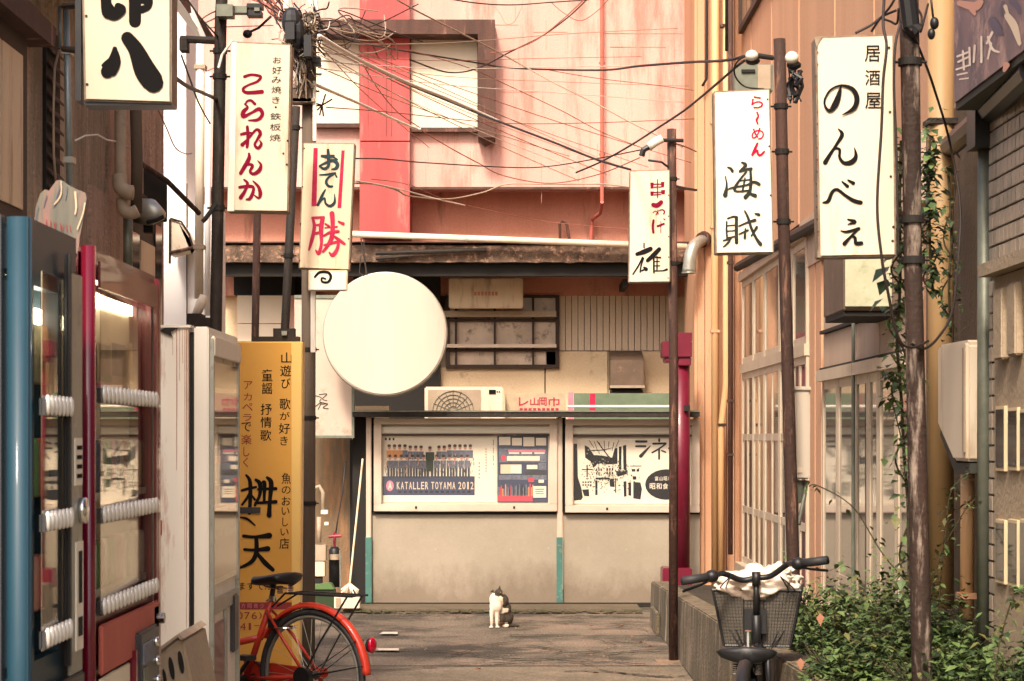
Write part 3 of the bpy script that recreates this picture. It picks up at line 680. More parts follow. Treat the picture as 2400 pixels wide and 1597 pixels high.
b = B(); Ya, Yb = 19.2, Yat(1736, 2.0); b.box(2.0, Yb, .2, 2.03, 19.18, 3.0); b.build('plank', 'orange_wall', ob)
# upper window with dark frame
b = B(); b.box(1.96, 15.6, 5.08, 2.0, 18.9, 5.13); b.box(1.96, 18.86, 5.13, 2.0, 18.9, 7.3); o = b.build('window', 'window_frame', ob)
b = B(); b.box(1.975, 15.6, 5.13, 1.995, 18.86, 7.3); b.build('pane', 'door_glass', o)
# long strip awning over the ground floor
b = B(); b.tube([S(1728,628,1.93), S(1926,520,1.93)], .035, 8); b.build('eaves_pipe', 'dark_pole', ob)
b = B(); p0 = S(1728,628,1.93); p1 = S(1926,520,1.93)
b.poly([(1.92,p0.y,p0.z+.02),(2.03,p0.y,p0.z+.09),(2.03,p1.y,p1.z+.09),(1.92,p1.y,p1.z+.02)], (0,0,.02)); b.build('eaves_board', 'brown_trim', ob)
# tall window, three leaves
XW = 1.96
def leaf(parent, Ya, Yb, z0, z1, rails, fr='alu_frame', gl='door_glass', fw=.055, panel=None):
    b = B(); b.box(XW, Ya, z0, 2.03, Ya+fw, z1); b.box(XW, Yb-fw, z0, 2.03, Yb, z1)
    for z in [z0, z1-fw]+rails: b.box(XW+.003, Ya+fw, z, 2.028, Yb-fw, z+fw)
    o = b.build('window' if parent else 'window', fr, parent)
    zs = sorted([z0]+rails+[z1-fw])
    for i in range(len(zs)-1):
        b = B(); b.box(XW+.009, Ya+fw, zs[i]+fw, 2.02, Yb-fw, zs[i+1]); b.build('pane' if not (panel and i in panel) else 'panel', gl if not (panel and i in panel) else 'door_panel', o)
    return o
ys = [Yat(x, XW) for x in (1738, 1764, 1790, 1826, 1856, 1890)]
for i in range(5):
    leaf(ob, ys[i+1]+.01, ys[i]-.01, 2.14, 2.86, [])
    o = leaf(ob, ys[i+1]+.01, ys[i]-.01, .42, 2.06, [1.48, .86])
    b = B(); b.box(XW+.002, (ys[i]+ys[i+1])/2-.03, .47, 2.025, (ys[i]+ys[i+1])/2+.03, 2.0); b.build('glazing_bar', 'alu_frame', o)
b = B(); b.box(1.945, ys[-1], 2.06, 2.03, ys[0], 2.14); b.build('transom', 'alu_frame', ob)
b = B(); b.box(1.90, ys[-1], .34, 2.03, ys[0], .42); b.build('sill', 'alu_frame', ob)
b = B(); b.box(1.93, ys[-1], 2.86, 2.03, ys[0], 2.93); b.build('lintel', 'door_panel', ob)
b = B(); b.box(1.98, 8.3, 0, 2.03, 18.8, .30); b.build('plinth', 'taupe', ob)
# sliding doors near the vine
yd = [Yat(x, XW) for x in (1926, 1962, 2003, 2034, 2058, 2100, 2132)]
for i in range(6):
    leaf(ob, yd[i+1]+.008, yd[i]-.008, .46, 1.86, [.62] if i % 2 else [], panel=[0] if i % 2 else None, fw=.05)
b = B(); b.box(1.92, yd[-1], 1.86, 2.03, yd[0], 1.93); b.build('lintel', 'alu_frame', ob)
b = B(); b.box(1.88, yd[-1], .38, 2.03, yd[0], .46); b.build('sill', 'alu_frame', ob)
for i in range(3):
    b = B(); b.box(1.97, yd[2*i+2]+.01, 1.95, 2.03, yd[2*i]-.01, 2.16); b.build('panel', 'door_panel', ob)
    b = B(); b.box(1.97, yd[2*i+2]+.01, 2.19, 2.03, yd[2*i]-.01, 2.62); b.build('panel', 'door_panel', ob)
b = B(); b.box(1.945, yd[-1], 2.165, 2.0, yd[0], 2.185); b.box(1.945, yd[-1], 1.935, 2.0, yd[0], 1.948); b.build('shadow_bead', 'dark', ob)
b = B(); b.tube([(1.93, Yat(2000,1.93), .4), (1.93, Yat(2000,1.93), 2.95)], .011); b.build('conduit', 'galv', ob)
b = B(); b.box(1.97, 10.4, 2.66, 2.03, 14.9, 3.0); b.build('fascia', 'door_panel', ob)
b = B(); b.box(1.99, 8.35, 0.3, 2.03, 10.38, 3.0); b.build('brown_wall_panel', 'brown_wall', ob)
# pipes on the return wall and corner
def pipe(name, m, r, pts, label, cat='pipe', brackets=(), n=10, group=None, bm='rust_pole'):
    P_ = [I(*p) if len(p) == 3 else p for p in pts]
    t = thing(name, (P_[0].x, P_[0].y, min(p.z for p in P_)), label, cat, group)
    b = B(); b.tube(P_, r, n); b.build('pipe', m, t, smooth=True)
    for k in brackets:
        c = P_[0].lerp(P_[-1], k); b = B(); b.box(c.x-r-.006, c.y-r-.004, c.z-.012, c.x+r+.006, c.y+r+.03, c.z+.012); b.build('bracket', bm, t)
    return t
pipe('drain_pipe', 'orange_pipe', .034, [(1676,-500,18.95),(1676,1378,18.95)], 'orange painted drain pipe nearest the crimson column on the corner wall', brackets=(.42,.55,.68), bm='orange_wall')
pipe('drain_pipe', 'orange_pipe', .030, [(1702,-500,18.9),(1702,900,18.9),(1690,1000,18.9),(1690,1370,18.9)], 'orange drain pipe with a kink, right of the corner wall pipe pair', brackets=(.3,.8), bm='rust_pole')
pipe('conduit', 'dark', .012, [(1657,-500,19.1),(1656,185,19.1),(1646,202,19.1)], 'thin black conduit ending high on the orange corner wall', 'conduit')
pipe('conduit', 'dark_pole', .015, [(1704,-500,18.8),(1703,120,18.8)], 'dark brown conduit running up beside the orange drain pipes', 'conduit')
pipe('conduit', 'brown_trim', .022, [(1712,-500,18.7),(1712,1300,18.7)], 'brown grey conduit down the corner in front of the tall window', 'conduit', brackets=(.62,.8,.87))
t = thing('duct_elbow', I(1622, 640, 18.9), 'bent metal duct elbow poking from the orange corner wall', 'duct')
b = B(); b.tube([p[:3] for p in cr([tuple(I(*p)) for p in [(1650,562,19.15),(1632,572,19.0),(1620,592,18.95),(1615,638,18.95)]], 5)], [.05+.0008*k for k in range(16)], 14); b.build('elbow', 'steel', t, smooth=True)
b = B(); b.tube([I(1650,560,19.2), I(1646,563,19.1)], .07, 14); b.build('wall_collar', 'rust_pole', t)
b = B(); c = I(1615,640,18.95); b.torus(c, .062, .006, 'z', 20, 6); b.build('rim', 'steel', t)
# crimson column
t = thing('crimson_column', I(1586, 1375, 18.6), 'crimson lacquered column with square capital and base beside the noticeboard', 'column')
b = B(); b.tube([I(1594, 1335, 18.6), I(1594, 850, 18.6)], .085, 18); b.build('shaft', 'crimson', t, smooth=True)
b = B(); b.ibox(1553, 1332, 1622, 1378, 18.46, .3); b.build('base', 'crimson', t, bevel=.01)
b = B(); b.ibox(1553, 800, 1622, 838, 18.46, .3); b.ibox(1590, 838, 1620, 858, 18.48, .26); b.ibox(1558, 838, 1580, 850, 18.48, .26); b.build('capital', 'crimson', t, bevel=.008)
b = B(); b.ibox(1585, 780, 1622, 800, 18.5, .24); b.build('top_block', 'crimson', t)
b = B(); a = I(1604, 950, 18.49); b.box(a.x, 18.49, a.z-.05, a.x+.05, 18.53, a.z); b.build('fitting', 'dark', t)

# low planter wall in front of the right buildings
lw = thing('low_wall', (1.12, 14, 0), 'low mossy concrete planter wall along the right side of the alley', 'wall')
ysw = [17.45, 15.6, 13.9, 12.3, 10.9, 9.4, 7.6, 5.0]
def topz(y): return .33+(17.4-y)*.029
for i in range(7):
    ya, yb = ysw[i], ysw[i+1]+.012; b = B()
    xa = 1.085+.002*(i % 3)
    v = []
    for y in (ya, yb):
        for (x, z) in ((xa, 0), (1.24, 0), (1.24, topz(y)), (xa+.012, topz(y))): v.append((x, y, z))
    b.add(v, [(0,1,2,3), (4,7,6,5), (0,4,5,1), (1,5,6,2), (2,6,7,3), (3,7,4,0)]); b.build('wall_block', 'low_wall', lw, bevel=.008)
b = B(); b.box(1.055, 16.2, 0, 1.083, 16.9, .17); b.build('footing', 'low_wall', lw, bevel=.006)
b = B(); b.add([(1.24,17.4,.30),(2.03,17.4,.30),(2.03,5,.58),(1.24,5,.58)], [(0,1,2,3)]); struct(b.build('planter_soil', 'soil'))

# near tiled building
tb = thing('tiled_building', (1.8, 7, 0), 'building with small tan wall tiles and taupe panel at the right edge', 'building')
XT = 1.75; yT = Yat(2317, XT)
b = B(); b.box(XT+.012, 3.0, 0, 2.4, yT, 6.5); b.build('wall', 'grout', tb)
ts = .061; first = {}
tiles = 0
for r_ in range(0, 41):
    z = .50+r_*ts
    for c_ in range(0, 10):
        y1 = yT-.004-c_*ts
        if z < 2.08 and c_ > 1: continue
        if z > 2.08 and z < 2.14: continue
        if z > 2.95: continue
        k = random.choice(('tile','tile','tile_b'))
        if k not in first:
            b = B(); b.box(XT, y1-ts+.005, z, XT+.014, y1, z+ts-.007); first[k] = (b.build('tile', k, tb, bevel=.002), y1, z)
        else:
            s_, y_, z_ = first[k]; o = s_.copy(); C.objects.link(o); o.location = (random.uniform(-.001, .001), y1-y_, z-z_)
        tiles += 1
b = B(); p0 = S(2305,647,1.70); p1 = S(2420,592,1.70)
b.poly([(1.68,p0.y,2.085),(1.68,p1.y-.6,2.085),(XT+.01,p1.y-.6,2.085),(XT+.01,p0.y,2.085)], (0,0,.045)); b.build('ledge', 'taupe', tb)
b = B(); yP = Yat(2331, 1.73); b.box(1.73, 3.5, .3, XT+.01, yP, 2.08); b.build('panel', 'taupe', tb)
def slot(x0, x1, za, zb):
    Ya, Yb = Yat(x0, 1.72), Yat(x1, 1.72)
    b = B(); b.box(1.718, Yb, zb, 1.735, Ya, za); o = b.build('window', 'sill', tb, bevel=.002)
    b = B(); f = .008; b.box(1.716, Yb+f, zb+.015, 1.7195, Ya-f-.004, za-.012); b.build('pane', 'glass_dark', o)
for x0, x1 in ((2334,2355),(2363,2385),(2391,2413)):
    yy = Yat((x0+x1)/2, 1.72)
    slot(x0, x1, Zat(952+(x0-2334)*.12, yy), Zat(1105+(x0-2334)*-.05, yy)); slot(x0, x1, Zat(1218, yy), Zat(1368+(x0-2334)*.25, yy))
for x0 in (2340, 2372):
    yy = Yat(x0, 1.72); b = B(); b.box(1.70, Yat(x0+20, 1.72), Zat(845-(x0-2340)*.3, yy), 1.73, yy, Zat(680-(x0-2340)*.4, yy)); b.build('raised_block', 'taupe', tb, bevel=.006)
# big advert box high on the right
t = thing('advert_sign', (1.66, 7, 2.7), 'large lit advert box with faded picture over the tiled wall, top right', 'sign')
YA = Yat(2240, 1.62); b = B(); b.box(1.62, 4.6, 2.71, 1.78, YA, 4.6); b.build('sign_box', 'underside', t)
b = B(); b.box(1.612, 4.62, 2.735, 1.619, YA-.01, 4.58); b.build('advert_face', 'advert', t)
b = B(); tr = TR(1800, 0, 3.92)
def SP(q, dep): return S(q[0], q[1], 1.611-dep*.5)
for s_ in [[(1740,520,10),(1840,480,9)],[(1750,570,10),(1850,520,9)],[(1730,640,8),(1850,600,8)],[(1790,470,9),(1800,640,10)],[(1850,440,9),(1855,600,10)],[(1900,420,10),(1890,570,10)],[(1960,340,9),(1960,570,11)],[(1740,690,7),(1830,670,7)],[(2010,400,9),(2060,300,12)],[(2020,340,10),(2060,450,12),(2120,480,9)],[(2050,400,10),(2020,540,9)],[(1760,730,6),(1840,720,6)]]: brush(b, s_, tr, 0, P=SP)
b.build('lettering', 'cloth', t)
b = B()
for s_ in [[(2240,10,30),(2290,60,26),(2310,120,14)],[(2160,20,16),(2140,110,12),(2180,170,8)],[(2060,190,34),(2110,280,40),(2150,320,10)]]: brush(b, s_, tr, 0, P=SP)
b.build('picture_dark', 'navy', t)
b = B()
for s_ in [[(2200,150,30),(2260,240,36),(2310,400,18)],[(2180,60,18),(2200,120,14)],[(2290,330,16),(2310,420,6)]]: brush(b, s_, tr, 0, P=SP)
b.build('picture_gold', 'poster_gold', t)
b = B()
for s_ in [[(1760,30,26),(1900,60,40),(1950,20,30)],[(1880,90,30),(1900,130,14)],[(2190,600,30),(2170,650,14)]]: brush(b, s_, tr, 0, P=SP)
each(b, 'picture_pink', 'skin', t)
t = thing('gutter', (1.78, 7.9, 2.6), 'black gutter and support beam under the advert box', 'gutter')
b = B(); b.tube([S(2225,345,1.88), I(2310,270,8.0), I(2420,165,6.9)], .045, 8); b.build('beam', 'black', t)
b = B(); a = I(2306, 275, 7.98); b.box(a.x-.05, 7.9, a.z-.12, a.x+.05, 8.05, a.z+.06); b.build('junction', 'black', t)
pipe('drain_pipe', 'gold_pipe', .057, [(2205,-200,9.3),(2205,1425,9.3)], 'thick golden orange drain pipe behind the vine and patchy pole', n=16, brackets=(.30,), bm='dark_pole')
pipe('conduit', 'galv', .027, [(2308,262,8.0),(2306,1490,8.0)], 'grey green galvanised conduit at the edge of the tiled wall', 'conduit', n=12)
pipe('drain_pipe', 'orange_pipe', .030, [(2268,1095,9.0),(2266,1450,9.0)], 'short orange pipe dropping from under the big meter box', n=12, brackets=(.85,), bm='orange_wall')
# meter boxes
t = thing('meter_box', (1.85, 8.65, .95), 'large grey white meter housing with slanted base beside the golden drain pipe', 'meter box')
pp = [(8.93, Zat(818,8.93)), (8.90, Zat(808,8.9)), (8.38, Zat(797,8.38)), (8.36, Zat(806,8.36)), (8.36, Zat(1082,8.36)), (8.61, Zat(1080,8.61)), (8.93, Zat(996,8.93))]
b = B(); b.poly([(1.76, y, z) for y, z in pp], (.14, 0, 0)); b.build('housing', 'sign_ivory', t, bevel=.012)
b = B(); b.box(1.752, 8.37, Zat(1060,8.36), 1.759, 8.40, Zat(815,8.36)); b.build('seam', 'beige_pipe', t)
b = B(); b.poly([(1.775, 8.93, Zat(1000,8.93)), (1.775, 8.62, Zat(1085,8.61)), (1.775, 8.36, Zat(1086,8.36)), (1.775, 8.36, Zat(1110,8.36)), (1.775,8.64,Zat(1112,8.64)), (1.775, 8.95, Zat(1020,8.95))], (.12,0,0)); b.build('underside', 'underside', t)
t = thing('meter_box', (1.34, 10, 1.2), 'slim white meter box clamped to the dark leaning pole', 'meter box')
b = B(); b.ibox(1863, 912, 1899, 1124, 10.0, .12); b.build('housing', 'white_board', t, bevel=.008)
b = B(); b.ibox(1861, 906, 1901, 916, 9.99, .14); b.build('cap', 'white_board', t, bevel=.004)
b = B(); b.ibox(1868, 1096, 1880, 1108, 9.995, .01); b.build('sticker', 'poster_gold', t)
b = B(); b.tube([I(1875,1126,10.05), I(1875,1180,10.05)], .018); b.tube([I(1890,1126,10.05), I(1886,1160,10.05), I(1872,1230,10.0)], .01); b.build('gland', 'galv', t)
b = B(); b.ibox(1850, 925, 1866, 937, 10.02, .05); b.ibox(1850, 1090, 1866, 1100, 10.02, .05); each(b, 'clamp', 'dark_pole', t)
# ventilation box under the big sign
t = thing('duct_box', (1.8, 11.3, 2.15), 'boxy metal hood with pale green front under the largest white sign', 'duct')
b = B(); b.box(1.683, 11.0, 2.158, 2.02, 11.72, 2.62); b.build('hood', 'hood', t, bevel=.006)
b = B(); b.box(1.69, 10.985, 2.175, 1.93, 10.998, 2.61); b.build('front_plate', 'verdigris', t, bevel=.004)
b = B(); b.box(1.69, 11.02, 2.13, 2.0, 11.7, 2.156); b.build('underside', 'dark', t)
# electricity meter behind the ramen sign
t = thing('electric_meter', I(1765, 215, 10.6), 'grey electric meter cabinet above the sign with pink and black letters', 'meter')
b = B(); b.ibox(1722, 150, 1812, 215, 10.6, .12); b.build('cabinet', 'galv', t, bevel=.006)
b = B(); b.ibox(1776, 152, 1806, 208, 10.585, .014); b.build('cover', 'beige_pipe', t)
b = B(); b.ibox(1738, 163, 1770, 170, 10.59, .012); b.build('slot', 'dark', t)
b = B(); b.ibox(1722, 215, 1740, 230, 10.62, .1); b.build('bracket', 'dark_pole', t)
# ================================================================ LEFT SIDE
sb = thing('stucco_building', (-1.95, 8, 0), 'brown roughcast building with pipes along the left side', 'building')
b = B(); b.box(-3.4, 2.0, 0, -1.9, 9.84, 4.6); b.build('wall', 'stucco', sb)
b = B(); b.box(-3.4, 9.84, 0, -1.885, 11.38, 4.0); b.build('wall', 'stucco_pink', sb)
b = B(); b.box(-1.90, 7.2, 2.28, -1.87, 8.14, 3.02); o = b.build('window', 'window_frame', sb)
b = B(); b.box(-1.868, 7.0, 2.36, -1.862, 7.7, 2.94); b.box(-1.868, 7.72, 2.36, -1.862, 8.04, 2.94); b.build('shutter', 'sign_tan', o)
b = B(); b.poly([(-1.90,7.0,3.02),(-1.90,8.30,3.02),(-1.90,8.34,3.10),(-1.90,7.0,3.14)], (.10,0,0)); b.build('window_hood', 'brown_trim', sb)
b = B(); b.box(-1.9, 8.54, 2.40, -1.885, 8.80, 3.15); o = b.build('louvre_window', 'dark', sb)
for i in range(11):
    z = 2.45+i*.062; b = B(); b.poly([(-1.885, 8.56, z), (-1.885, 8.56, z+.012), (-1.865, 8.56, z-.01), (-1.865, 8.56, z-.022)], (0,.22,0)); b.build('slat', 'brown_trim', o)
b = B(); b.box(-1.9, 7.9, 3.42, -1.62, 9.4, 3.62); b.box(-1.9, 8.1, 3.30, -1.72, 8.7, 3.42); b.build('eaves', 'dark_pole', sb)
b = B(); b.box(-1.9, 9.42, 2.0, -1.88, 10.0, 2.62); b.build('patched_render', 'stucco_pink', sb)
b = B(); b.box(-1.89, 10.28, 1.3, -1.868, 11.20, 2.72); o = b.build('window', 'window_frame', sb)
b = B(); b.box(-1.866, 10.30, 1.35, -1.858, 10.50, 2.50); b.build('pane', 'glass_dark', o)
b = B(); b.box(-1.866, 10.54, 1.35, -1.858, 10.95, 2.48); b.build('shutter', 'sign_tan', o)
b = B(); b.box(-1.866, 10.97, 1.35, -1.858, 11.16, 2.6); b.build('pane', 'glass_dark', o)
b = B(); b.box(-1.885, 9.2, 2.15, -1.876, 9.23, 2.21); b.box(-1.885, 10.02, 1.98, -1.87, 10.06, 2.04); each(b, 'hook', 'dark', sb)
# dark lean-to canopy at the far corner
t = thing('small_awning', I(380, 470, 10.8), 'small sloping black awning at the far corner of the brown building', 'awning')
b = B(); b.poly([I(328,385,10.75), I(392,428,10.9), I(392,520,10.9), I(332,470,10.75)], (-.12, .02, 0)); b.build('awning_panel', 'dark', t)
b = B(); b.tube([I(325,380,10.7), I(392,425,10.8), I(466,500,11.2)], .014); b.build('stay', 'rust_pole', t)
b = B(); b.tube([I(322,395,10.7), I(340,425,10.8), I(388,520,10.9)], .008); b.build('stay', 'dark_pole', t)
def piece(b, *a): return b
t = thing('vent_pipe', I(285, 510, 9.9), 'beige vent pipe with double elbow on the brown wall, left one of two', 'pipe', 'vent pipes on the roughcast wall')
b = B(); b.tube([I(282,-200,9.8), I(282,420,9.8), I(287,440,9.8), I(302,450,9.8)], .027, 12); b.tube([I(296,452,9.9), I(296,486,9.9)], .02, 12); b.build('pipe', 'beige_pipe', t, smooth=True)
b = B()
for pl_, rr_ in (([(280,412,9.75),(282,438,9.74),(296,450,9.74),(312,452,9.74)], .034), ([(286,470,9.78),(290,492,9.76),(306,500,9.76),(322,494,9.76)], .030)): b.tube([p[:3] for p in cr([tuple(I(*p)) for p in pl_], 6)], rr_, 14)
pass; b.build('elbow', 'beige_pipe', t, smooth=True)
b = B(); b.tube([I(300,505,9.85), I(300,640,9.85)], .022, 10); b.build('pipe', 'galv', t, smooth=True)
t = thing('vent_pipe', I(322, 500, 10.2), 'grey brown vent pipe running beside the beige elbowed pipe', 'pipe', 'vent pipes on the roughcast wall')
b = B(); b.tube([I(303,-200,10.1), I(318,250,10.1), I(321,380,10.1), I(319,500,10.1)], .028, 12); b.build('pipe', 'grey_pole', t, smooth=True)
t = thing('vent_cowl', I(355, 530, 10.4), 'shiny round vent cap sticking out of the brown wall', 'vent')
b = B(); b.tube([I(326,495,10.4), I(352,498,10.35), I(368,502,10.33), I(385,506,10.32)], [.062,.066,.045,.02], 16); b.build('cowl', 'steel', t, smooth=True)
b = B(); b.tube([I(345,522,10.3), I(368,516,10.28), I(384,508,10.28)], .010); b.build('lip', 'dark', t)
b = B(); b.ibox(336, 525, 358, 545, 10.38, .06); b.build('bracket', 'dark', t)
pipe('conduit', 'steel_blue', .013, [(155,12,8.5),(163,435,8.45)], 'blue grey steel conduit clamped to the brown wall, near the hanging sign', 'conduit', brackets=(.26,.86), bm='steel')
t = pipe('conduit', 'steel_blue', .007, [(140,15,8.52),(141,112,8.52)], 'thinner short conduit left of the blue grey steel conduit', 'conduit')
b = B(); b.tube([S(138,118,-1.84), S(128,160,-1.84), S(125,260,-1.84), S(126,360,-1.84), S(131,430,-1.84)], .005, 6); tag(b.build('cable', 'cable_tan', smooth=True), 'pale slack cable curving down the louvre on the brown wall', 'cable')
b = B(); b.tube([S(176,330,-1.84), S(200,318,-1.84), S(228,316,-1.84), S(250,328,-1.84), S(285,335,-1.84), S(300,345,-1.84)], .004, 6); tag(b.build('cable', 'cable_white', smooth=True), 'thin white wire looped across the brown wall', 'cable')
# pale building further along
wb = thing('white_building', (-2, 13, 0), 'bright white building end on the left beyond the brown wall', 'building')
b = B(); b.ibox(372, 480, 502, 1100, 12.9, .5); b.build('wall', 'white_wall', wb)
b = B(); b.ibox(330, -400, 436, 480, 12.9, .5); b.build('wall', 'white_wall', wb)
b = B(); b.ibox(436.5, 430, 438, 770, 12.88, .02); b.build('wall_joint', 'brown_trim', wb)
b = B(); b.poly([I(340,-70,12.2), I(372,-70,12.2), I(486,98,12.6), I(470,98,12.6)], (0,.06,0)); b.build('roof_edge', 'white_wall', wb)
b = B(); b.poly([I(372,-70,12.3), I(392,-70,12.3), I(500,84,12.6), I(486,98,12.6)], (0,.05,0)); b.build('roof_sheet', 'brown_trim', wb)
b = B(); b.poly([I(395,-70,12.35), I(412,-70,12.35), I(482,86,12.55), I(470,86,12.55)], (0,.05,0)); b.build('roof_sheet', 'white_wall', wb)
pipe('drain_pipe', 'white_pipe', .026, [(470,98,12.4),(466,700,12.4)], 'white drain pipe standing before the bright white building', n=12, brackets=(.1,.8), bm='beige_pipe')
b = B(); b.tube([I(488,170,12.7), I(486,740,12.7)], .018, 10); tag(b.build('drain_pipe', 'white_wall', smooth=True), 'thin white pipe right next to the thick white drain pipe', 'pipe')
t = thing('pipe_foot', I(465, 760, 12.2), 'pinkish pipe foot on a rusted mount above the vending machine', 'pipe')
b = B(); b.tube([I(478,692,12.2), I(472,710,12.2), I(458,742,12.2)], [.02,.03,.024], 12); b.build('bend', 'white_pipe', t, smooth=True)
b = B(); b.ibox(438, 735, 470, 760, 12.15, .2); b.ibox(455, 745, 500, 768, 12.1, .2); b.build('mount', 'dark_pole', t)
t = thing('vent_hood', I(425, 610, 12.75), 'quarter round vent hood with rusty edge on the bright white wall', 'vent')
b = B(); pts = [I(399,600,12.7)]
for k in range(9):
    a = R(90-90*k/8); pts.append(I(399+52*math.cos(a), 592-78*math.sin(a), 12.7))
pts.append(I(456,584,12.7)); b.poly(pts, (0,.16,0)); b.build('shell', 'white_pipe', t, bevel=.02)
b = B(); b.tube([I(398,514,12.69), I(398,618,12.69)], .007); b.tube([I(398,593,12.68), I(456,580,12.68)], .010); b.tube([I(399,512,12.69), I(425,520,12.69), I(443,548,12.69), I(453,582,12.69)], .006); b.build('rim', 'rust_pole', t)

# ---------------------------------------------------------------- vending machines
ribm = None
def ribs(parent, X, Ya, Yb, z, n, r=.021):
    global ribm
    h = .021; step = (Yb-Ya)/n
    b = B(); b.box(X-.012, Ya, z-.020, X+.000, Yb, z+.014); rail = b.build('button_rail', 'charcoal', parent)
    for i in range(n):
        c = (X+.001, Ya+step*(i+.5), z)
        if ribm is None or ribm[1] != (r, round(step, 3)):
            b = B(); b.ell((0,0,0), (.0075, step*.33, h), 10, 8); o = b.build('button', 'rib', smooth=True); o.location = (0,0,0)
            me = o.data; off = Vector((0,0,-h))
            for q in me.vertices: q.co += off
            ribm = (me, (r, round(step, 3))); bpy.data.objects.remove(o)
        o = bpy.data.objects.new('button', ribm[0]); C.objects.link(o); o.parent = rail
        root = parent
        while root.parent: root = root.parent
        o.location = Vector(c)-root.location
def vending(name_lab, X, Y0, Y1, ztop, depth, post, body, face, hood_z, win, side_m):
    t = thing('vending_machine', (X-depth/2, (Y0+Y1)/2, 0), name_lab, 'vending machine', 'vending machines along the left wall')
    b = B(); b.box(X-depth, Y0+.004, .06, X-(.14 if win else .035), Y1-.004, ztop-.01)
    if win: b.box(X-.138, Y0+.004, .06, X-.035, Y1-.004, win[2]-.02); b.box(X-.138, Y0+.004, win[3]+.02, X-.035, Y1-.004, ztop-.01); b.box(X-.138, Y0+.004, win[2]-.018, X-.035, win[0]-.01, win[3]+.018); b.box(X-.138, win[1]+.01, win[2]-.018, X-.035, Y1-.004, win[3]+.018); b.build('cabinet', side_m, t, bevel=.01)
    b = B()
    if win: (wy0, wy1, wz0, wz1) = win; b.box(X-.033, Y0, .1, X-.006, Y1, wz0); b.box(X-.033, Y0, wz1, X-.006, Y1, ztop); b.box(X-.033, Y0, wz0, X-.006, wy0, wz1); b.box(X-.033, wy1, wz0, X-.006, Y1, wz1)
    else: b.box(X-.033, Y0, .1, X-.006, Y1, ztop)
    d = b.build('door', face, t)
    b = B(); b.box(X-depth+.04, Y0+.05, 0, X-.1, Y1-.05, .06); b.build('foot', 'dark', t)
    return t, d
CANM = {}
def cans(win, X, Ya, Yb, z, n, h=.105):
    root = win
    while root.parent: root = root.parent
    for i in range(n):
        m_ = random.choice(['poster_pink','sign_white','green_print','skin','gold_pipe','greyblue','sign_white','pipe_red','sign_tan','olive_print'])
        key = (m_, h)
        if key not in CANM:
            b = B(); r = .019; b.tube([(0,0,0),(0,0,.006),(0,0,h*.9),(0,0,h)], [r*.85,r,r,r*.8], 12); b.build
            o = b.build('drink_can', m_, smooth=True); off = o.location.copy(); CANM[key] = (o.data, off); bpy.data.objects.remove(o)
        me, off = CANM[key]; o = bpy.data.objects.new('drink_can', me); C.objects.link(o); o.parent = win
        o.location = Vector((X, Ya+(Yb-Ya)*(i+.5)/n, z))-root.location
# blue
bl, bd = vending('dark blue vending machine nearest the camera at the left edge', -.945, 4.15, 4.60, Zat(509,4.15), .75, .025, 'blue_paint', 'blue_body', 0, (4.20, 4.42, 1.06, 1.80), 'blue_body')
b = B(); b.tube([(-.972,4.166,.08), (-.972,4.166,Zat(508,4.15))], .0245, 16); b.build('corner_post', 'blue_paint', bl, smooth=True)
b = B(); b.box(-1.03, 4.13, .08, -.999, 4.16, Zat(505,4.15)); b.build('corner_trim', 'charcoal', bl)
zt = Zat(640,4.25)
b = B(); b.box(-1.03, 4.17, 1.04, -1.018, 4.44, zt+.02); w_ = blw = b.build('display_window', 'vend_back', bl)
b = B(); b.poly([(-.934, 4.195, 1.08), (-.941, 4.425, 1.08), (-.941, 4.425, zt), (-.934, 4.195, zt)], (-.002,0,0)); b.build('pane', 'glass', w_)
cans(w_, -.985, 4.20, 4.42, 1.38, 5, .12); cans(w_, -.985, 4.20, 4.42, 1.15, 5, .11); cans(w_, -.985, 4.20, 4.42, 1.61, 5, .12)
b = B(); b.box(-.9405, 4.425, 1.02, -.928, 4.452, zt+.06); b.build('window_edge', 'black', bl, bevel=.006)
def card(par, X, Y0, Y1, z0, z1, m, name='price_card', d=.003):
    b = B(); b.box(X, Y0, z0, X+d, Y1, z1); return b.build(name, m, par)
ribs(bl, -.928, 4.195, 4.45, 1.565, 7); ribs(bl, -.928, 4.195, 4.45, 1.335, 7); ribs(bl, -.928, 4.195, 4.44, 1.105, 7)
b = B(); b.box(-.940, 4.46, 1.0, -.934, 4.585, 1.85); b.build('control_panel', 'steel', bl, bevel=.003)
b = B(); b.box(-.933, 4.49, 1.40, -.929, 4.56, 1.50); b.build('notice', 'sign_white', bl)
b = B()
for i in range(4): b.box(-.9285, 4.50+.0, 1.415+i*.02, -.9275, 4.55, 1.424+i*.02)
b.build('lettering', 'ink', bl)
b = B(); b.tube([(-.934,4.56,1.345), (-.92,4.56,1.345)], .028, 14); b.build('lock', 'chrome', bl, smooth=True)
b = B(); b.box(-.933, 4.50, 1.05, -.929, 4.57, 1.28); b.build('coin_panel', 'sign_white', bl)
b = B(); b.box(-.9285, 4.52, 1.15, -.927, 4.55, 1.26); b.box(-.9285, 4.515, 1.08, -.927, 4.555, 1.12); b.build('coin_slot', 'ink_soft', bl)
b = B(); b.box(-.940, 4.2, .3, -.930, 4.59, 1.0); b.build('lower_panel', 'charcoal', bl, bevel=.004)
b = B(); b.box(-.929, 4.3, .72, -.922, 4.5, .92); b.build('delivery_flap', 'black', bl, bevel=.006)
b = B(); b.box(-1.015, 4.19, 1.735, -.985, 4.42, 1.765); b.build('lamp', 'lamp_glow', w_)  # lamp added to brighten the blue machine's window
